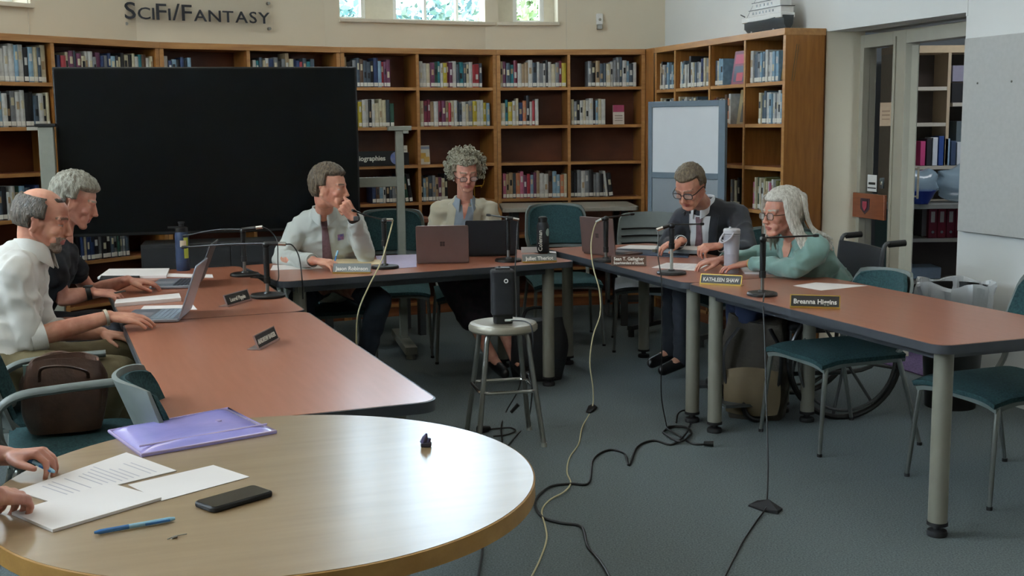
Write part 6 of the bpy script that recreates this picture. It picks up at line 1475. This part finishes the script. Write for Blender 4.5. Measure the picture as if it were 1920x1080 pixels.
hb_ = hairmat('hair_brown_grey', '#63543f', '#3a2f24')
t, body, sh, Mh, L, fr, up, fwd = person('man in pale blue shirt and dark tie with his fist against his chin', (-1.05, 7.0, 0), sk, SK1, M['shirtb'], dict(M=hM), True, legm=M['jean'], lipsm=LIP, browm=plainmat('brow3', '#6d5a48', .8), sleeve=.9, bulk=1.08)
eyes(t, Mh, '#3f5256', (-25, 0))
hairshell(t, Mh, 'hair', hb_, m_short(.44, .05), lambda d: .007 + .013 * max(0, d.z) + (.010 * max(0, d.y) * (d.z > .4)), noise_=.005, seed=6)
collar('collar', M['shirtb'], t, L['neck'] + V(0, -.01, .012), (0, 0, 1), (.15, -1, 0), r=.068, h=.042, gap=30, flare=1.28)
M['tie'] = mat('tie_maroon', '#6d5156', .6, col2='#5c4348', vscale=60)
drape(sh, 'necktie', [(-.016, -.035), (.016, -.035), (.040, -.42), (-.040, -.42)], fr, M['tie'], t, .006, .003)
drape(sh, 'tie_knot', [(-.022, -.005), (.022, -.005), (.014, -.045), (-.014, -.045)], fr, M['tie'], t, .014, .008, 6, 6)
drape(sh, 'lapel_sticker', [(-.105, -.10), (-.07, -.10), (-.07, -.135), (-.105, -.135)], fr, mat('round_badge', '#4a4f8a', .5, col2='#9a6a86', vscale=80), t, .003)
for s in 'rl':
    d = (L['w' + s] - L['e' + s]).normalized(); band('cuff', M['shirtb'], t, L['w' + s] - d * .035, d, .034, .045, .004)
d = (L['wl'] - L['el']).normalized(); band('wrist_watch', M['black'], t, L['wl'] + d * .0, d, .030, .020, .005)
b = MB(); b.cbox(L['wl'] + V(.018, -.03, 0), .03, .012, .026); b.build('watch_face', M['dgrey'], t, bevel=.003)
pen(G(628, 489, .79), bpx(633, 470, 6.60), 'white pen upright in the writing hand of man in tie', 0)

# ======== curly-haired woman
hc = bpx(873, 324, 7.40); hM = headmat(hc, R(-90 + 14), R(15), R(2), .96)
sk = dict(neck=bpx(872, 378, 7.50), sr=bpx(824, 396, 7.56), sl=bpx(917, 393, 7.50), er=bpx(814, 448, 7.56), wr=V(-.26, 7.34, .80), el=bpx(930, 448, 7.54), wl=V(-.02, 7.34, .80),
          pelvis=V(-.36, 7.68, .60), kr=V(-.36, 7.10, .58), kl=V(-.16, 7.08, .56), ar=V(-.12, 7.02, .12), al=V(.02, 6.98, .12), tr=V(-.05, 6.88, .06), tl=V(.08, 6.84, .06), fwd=(.1, -1, 0))
sk['hr'] = ((.5, -.85, -.05), (0, 0, 1), -1, (15, 25, 20), .9); sk['hl'] = ((-.2, -.95, -.05), (0, 0, 1), 1, (15, 25, 20), .9)
M['blz'] = mat('beige_blazer', '#a59d88', .85, var=.05, bump=.08, bscale=200, sheen=.2); M['blue2'] = mat('grey_blue_blouse', '#858f98', .8, var=.05, bump=.05, bscale=200)
floral = mat('dark_floral_dress', '#2a1f28', .8, col2='#14151c', vscale=30)
hgc = hairmat('hair_grey_curls', '#bdb9a6', '#7f7862')
t, body, sh, Mh, L, fr, up, fwd = person('woman with curly grey hair and glasses in beige blazer reading the black laptop', (-.3, 7.5, 0), sk, SK3, M['blz'], dict(M=hM), True, legs='skirt', legm=floral, lipsm=LIP, browm=plainmat('brow4', '#7d6a5a', .8), fem=True, sleeve=.92, bulk=.93, shirt_name='blazer', headkw=dict(jaw=1.0, nose=.9, full=1.1))
eyes(t, Mh, '#4a5a5c', (0, -20))
def curls(b):
    r_ = random.Random(11)
    for k in range(420):
        d = Vector((r_.gauss(0, 1), r_.gauss(0, 1), r_.gauss(0, 1))).normalized()
        if d.z < -.58 or (d.y > .38 and d.z < .42) or (d.y > .2 and d.z < .1 and abs(d.x) < .75): continue
        rr = .108 + r_.uniform(-.008, .02) + .012 * max(0, d.z) + .012 * abs(d.x); c = Vector((d.x * (rr - .005), -.012 + d.y * (rr + .004), .03 + d.z * (rr + .0)))
        a = Vector((r_.gauss(0, 1), r_.gauss(0, 1), r_.gauss(0, 1))).normalized(); e = a.cross(d).normalized(); f_ = e.cross(a).normalized(); q = r_.uniform(.007, .013)
        pts = [c + e * q * math.cos(w2) + f_ * q * math.sin(w2) + a * (.0022 * w2 - .008) for w2 in np.linspace(0, 8.2, 13)]; b.tube(pts, .0034, 5)
def m_curl(d): return 0 if (d.y > .40 and d.z < .45) or (d.y > .22 and d.z < .0) else sst(-.62, -.5, d.z)
hairshell(t, Mh, 'hair', hgc, m_curl, lambda d: .022 + .01 * abs(d.x), noise_=.010, nf=(60, 60, 60), seed=9, extra=curls)
glasses(t, Mh, M['blackm'], .022, .0135, -.006, .0017, low=.008)
for s in (-1, 1):
    b = MB(); b.M = Mh; b.ell((s * .078, -.002, -.048), .006, 10, 8); b.build('earring', M['white'], t)
collar('blouse_collar', M['blue2'], t, L['neck'] + V(0, -.01, .004), (0, 0, 1), (.1, -1, 0), r=.060, h=.03, gap=70, flare=1.5, drop=.06)
bl = drape(sh, 'blouse', [(-.062, .0), (.062, .0), (.075, -.44), (-.062, -.44)], fr, M['blue2'], t, .004, .002, 14, 18)
drape(sh, 'neckline', [(-.024, .03), (.024, .03), (.003, -.075), (-.003, -.075)], fr, SK3, t, .007, .002)
for s in (-1, 1):
    drape(sh, 'lapel', [(s * .055, .02), (s * .105, -.0), (s * .10, -.46), (s * .066, -.46)], fr, M['blz'], t, .009, .006, 6, 18)
drape(sh, 'necklace_pendant', [(-.062, -.17), (-.05, -.17), (-.05, -.20), (-.062, -.20)], fr, M['nsilver'], t, .006)

# ======== man in dark suit
hc = bpx(1294, 350, 6.95); hM = headmat(hc, R(-90 - 38), R(30), R(-2), 1.05)
sk = dict(neck=bpx(1322, 388, 7.20), sr=bpx(1278, 410, 7.25), sl=bpx(1384, 404, 7.18), er=bpx(1250, 462, 7.22), wr=G(1285, 456, .815), el=bpx(1402, 468, 6.86), wl=G(1351, 461, .82),
          pelvis=V(1.28, 7.42, .56), kr=V(1.00, 7.25, .58), kl=V(1.02, 6.95, .58), ar=V(.98, 7.2, .12), al=V(1.02, 6.98, .12), tr=V(.86, 7.14, .06), tl=V(.9, 6.92, .06), fwd=(-.45, -.88, 0))
sk['er'] = bpx(1250, 462, 7.22); sk['wr'] = G(1278, 452, .83)
sk['hr'] = ((-.97, -.12, -.18), (-.1, -.15, 1), -1, (18, 28, 22), 1.02); sk['hl'] = ((-.96, -.2, -.02), (-.1, -.3, .9), 1, (38, 50, 35), 1.05)
M['suit'] = mat('charcoal_suit', '#232429', .85, var=.1, bump=.05, bscale=250, sheen=.15)
hb5 = hairmat('hair_greying_brown', '#7a6a52', '#4f4232')
t, body, sh, Mh, L, fr, up, fwd = person('man in charcoal suit and maroon tie reading the ring binder through dark glasses', (1.3, 7.2, 0), sk, SK1, M['suit'], dict(M=hM), True, legm=M['darkt'], lipsm=LIP, browm=plainmat('brow5', '#7a5c48', .8), sleeve=.88, bulk=1.12, shirt_name='suit_jacket', headkw=dict(full=1.08, jaw=1.1), fold=(.008, 11))
eyes(t, Mh, '#3f5256', (0, -25))
hairshell(t, Mh, 'hair', hb5, m_short(.47, .03), lambda d: .005 + .012 * max(0, d.z) + (.008 * max(0, d.y) * (d.z > .4)), noise_=.004, seed=12)
glasses(t, Mh, M['blackm'], .0255, .0165, -.002, .0026)
M['wshirt'] = plainmat('white_dress_shirt', '#d7d8da', .75)
collar('collar', M['wshirt'], t, L['neck'] + V(-.012, -.014, .012), (-.12, -.12, 1), (-.62, -.78, 0), r=.072, h=.046, gap=34, flare=1.24)
drape(sh, 'dress_shirt', [(-.075, -.0), (.075, -.0), (.030, -.36), (-.030, -.36)], fr, M['wshirt'], t, .006, .003, 12, 16)
drape(sh, 'necktie', [(-.015, -.03), (.015, -.03), (.036, -.40), (-.030, -.40)], fr, M['tie'], t, .011, .003)
drape(sh, 'tie_knot', [(-.02, -.005), (.02, -.005), (.013, -.045), (-.013, -.045)], fr, M['tie'], t, .018, .008, 6, 6)
for s in (-1, 1): drape(sh, 'lapel', [(s * .07, .03), (s * .112, .0), (s * .095, -.24), (s * .038, -.36)], fr, M['suit'], t, .012, .006, 6, 16)
for s in 'rl':
    d = (L['w' + s] - L['e' + s]).normalized(); band('shirt_cuff', M['wshirt'], t, L['w' + s] - d * .018, d, .032, .03, .004)

# ======== white-haired woman
hc = bpx(1466, 400, 5.98); hM = headmat(hc, R(180 + 24), R(4), R(0), 1.0)
sk = dict(neck=bpx(1492, 450, 6.02), sl=bpx(1530, 468, 5.86), sr=bpx(1478, 465, 6.28), el=bpx(1490, 502, 5.84), wl=G(1404, 494, .795), er=bpx(1418, 478, 6.42), wr=G(1352, 487, .80),
          pelvis=V(1.69, 6.20, .62), kl=V(1.22, 6.04, .58), kr=V(1.22, 6.28, .58), al=V(1.22, 6.06, .17), ar=V(1.22, 6.30, .17), tl=V(1.08, 6.03, .135), tr=V(1.08, 6.27, .135), fwd=(-.9, -.42, 0))
sk['hl'] = ((-.97, .15, -.10), (-.05, -.15, 1), 1, (12, 22, 18), .95); sk['hr'] = ((-.98, .02, -.08), (0, -.15, 1), -1, (18, 28, 24), .95)
M['tealb'] = mat('teal_blouse', '#708f87', .7, col2='#63827b', vscale=12, bump=.05, bscale=200, sheen=.2)
hw_ = hairmat('hair_white', '#dfdbd1', '#b3aea1')
t, body, sh, Mh, L, fr, up, fwd = person('woman with long white hair and glasses in teal blouse seated in the wheelchair', (1.6, 6.05, 0), sk, SK3, M['tealb'], dict(M=hM), True, legm=plainmat('navy_trousers', '#1d2742', .85), lipsm=LIP, browm=plainmat('brow6', '#a39a8c', .8), fem=True, sleeve=.86, bulk=1.1, shirt_name='blouse', headkw=dict(full=1.05))
eyes(t, Mh, '#4a5a5c', (0, -8))
def locks(b):
    r_ = random.Random(5)
    for k in range(460):
        s = -1 if k % 2 else 1; y0 = r_.uniform(-.10, .035); st = Vector((s * r_.uniform(.0, .03), y0, .118 - abs(y0) * .25)); back = y0 < -.02
        ang = r_.uniform(0, 1)
        side = Vector((s * (.090 + .014 * r_.random()), y0 * .9 + .012, .02)) if not back else Vector((s * .10 * (1 - ang * .8), -.07 - .065 * ang, .02))
        low = Vector((side.x * 1.2, side.y - .018, -.075)); end = Vector((side.x * (1.35 + .35 * r_.random()), side.y - .03 - .07 * r_.random(), r_.uniform(-.14, -.21)))
        if back: end += Vector((0, -.03, .0))
        if not back and s == 1 and y0 > .0: end = Vector((side.x * 1.0, side.y + .01, -.15))
        pts = smooth_path([st, Vector((side.x * .8, side.y, .085)), side, low, end], 5); pts = [p + Vector((NZ.noise(p * 22 + Vector((k * .13, 0, 0))) * .006, NZ.noise(p * 22 + Vector((0, k * .13, 0))) * .006, 0)) for p in pts]
        n = len(pts); b.tube(pts, [.0035 + .0068 * math.sin(PI * min(1, (i + 1) / n * 1.1) * .75) * (1 if i < n - 1 else .3) for i in range(n)], 6, flat=.55)
def m_long(d): 
    if d.y > .30: return sst(.40, .50, d.z)
    return sst(-.75, -.6, d.z) if d.y < .08 else sst(.1, .2, d.z)
hairshell(t, Mh, 'hair', hw_, m_long, lambda d: .016 + .004 * max(0, d.z) + .014 * max(0, -d.y), noise_=.005, nf=(40, 40, 10), seed=15, extra=locks)
glasses(t, Mh, plainmat('tortoise_frame', '#4a3526', .3), .023, .0165, -.004, .0022)
d = (L['wl'] - L['el']).normalized(); band('bracelet', M['gold'], t, L['wl'] - d * .02, d, .026, .012, .003); band('wrist_watch', M['nsilver'], t, L['wr'] - (L['wr'] - L['er']).normalized() * .012, L['wr'] - L['er'], .025, .012, .003)
for s in 'rl':
    d = (L['w' + s] - L['e' + s]).normalized(); band('cuff', M['tealb'], t, L['e' + s].lerp(L['w' + s], .86), d, .034, .03, .004)
drape(sh, 'neckline', [(-.03, .03), (.03, .03), (.004, -.07), (-.004, -.07)], fr, SK3, t, .006, .002)

# ======== person at the round table, mostly outside the frame
hM = headmat(V(-1.47, 2.42, 1.17), R(25), R(15), 0, .97)
sk = dict(neck=V(-1.55, 2.38, 1.02), sr=V(-1.52, 2.19, .98), sl=V(-1.56, 2.56, .98), er=V(-1.24, 2.17, .80), wr=V(-1.02, 2.24, .815), el=V(-1.38, 2.66, .80), wl=V(-1.155, 2.62, .79), pelvis=V(-1.72, 2.36, .60), kr=V(-1.25, 2.25, .56), kl=V(-1.25, 2.5, .56), ar=V(-1.24, 2.28, .1), al=V(-1.24, 2.5, .1), tr=V(-1.1, 2.3, .05), tl=V(-1.1, 2.52, .05), fwd=(1, .1, 0))
sk['hr'] = ((.12, .95, -.22), (.3, .1, 1), -1, (40, 60, 40), .95); sk['hl'] = ((.96, -.08, .16), (-.1, .1, 1), 1, (45, 45, 25), .92)
t, body, sh, Mh, L, fr, up, fwd = person('person in grey-green top writing at the round table, only hands in view', (-1.5, 2.35, 0), sk, SK3, mat('sage_top', '#70725f', .8), dict(M=hM), True, legm=M['darkt'], lipsm=LIP, fem=True, sleeve=.3, bulk=.95)
eyes(t, Mh)
hairshell(t, Mh, 'hair', hb5, m_long, lambda d: .014, noise_=.006, seed=21)
d = (L['wr'] - L['er']).normalized(); band('pink_wristband', plainmat('pink_rubber', '#c2154f', .4), t, L['wr'] - d * .008, d, .030, .022, .004)
pen(V(-1.125, 2.60, .80), V(-1.035, 2.575, .765), 'pale blue pen in the fingers of person at round table', 0)
chair('teal chair under the person writing at the round table', (-1.72, 2.36), face((1, .08)))
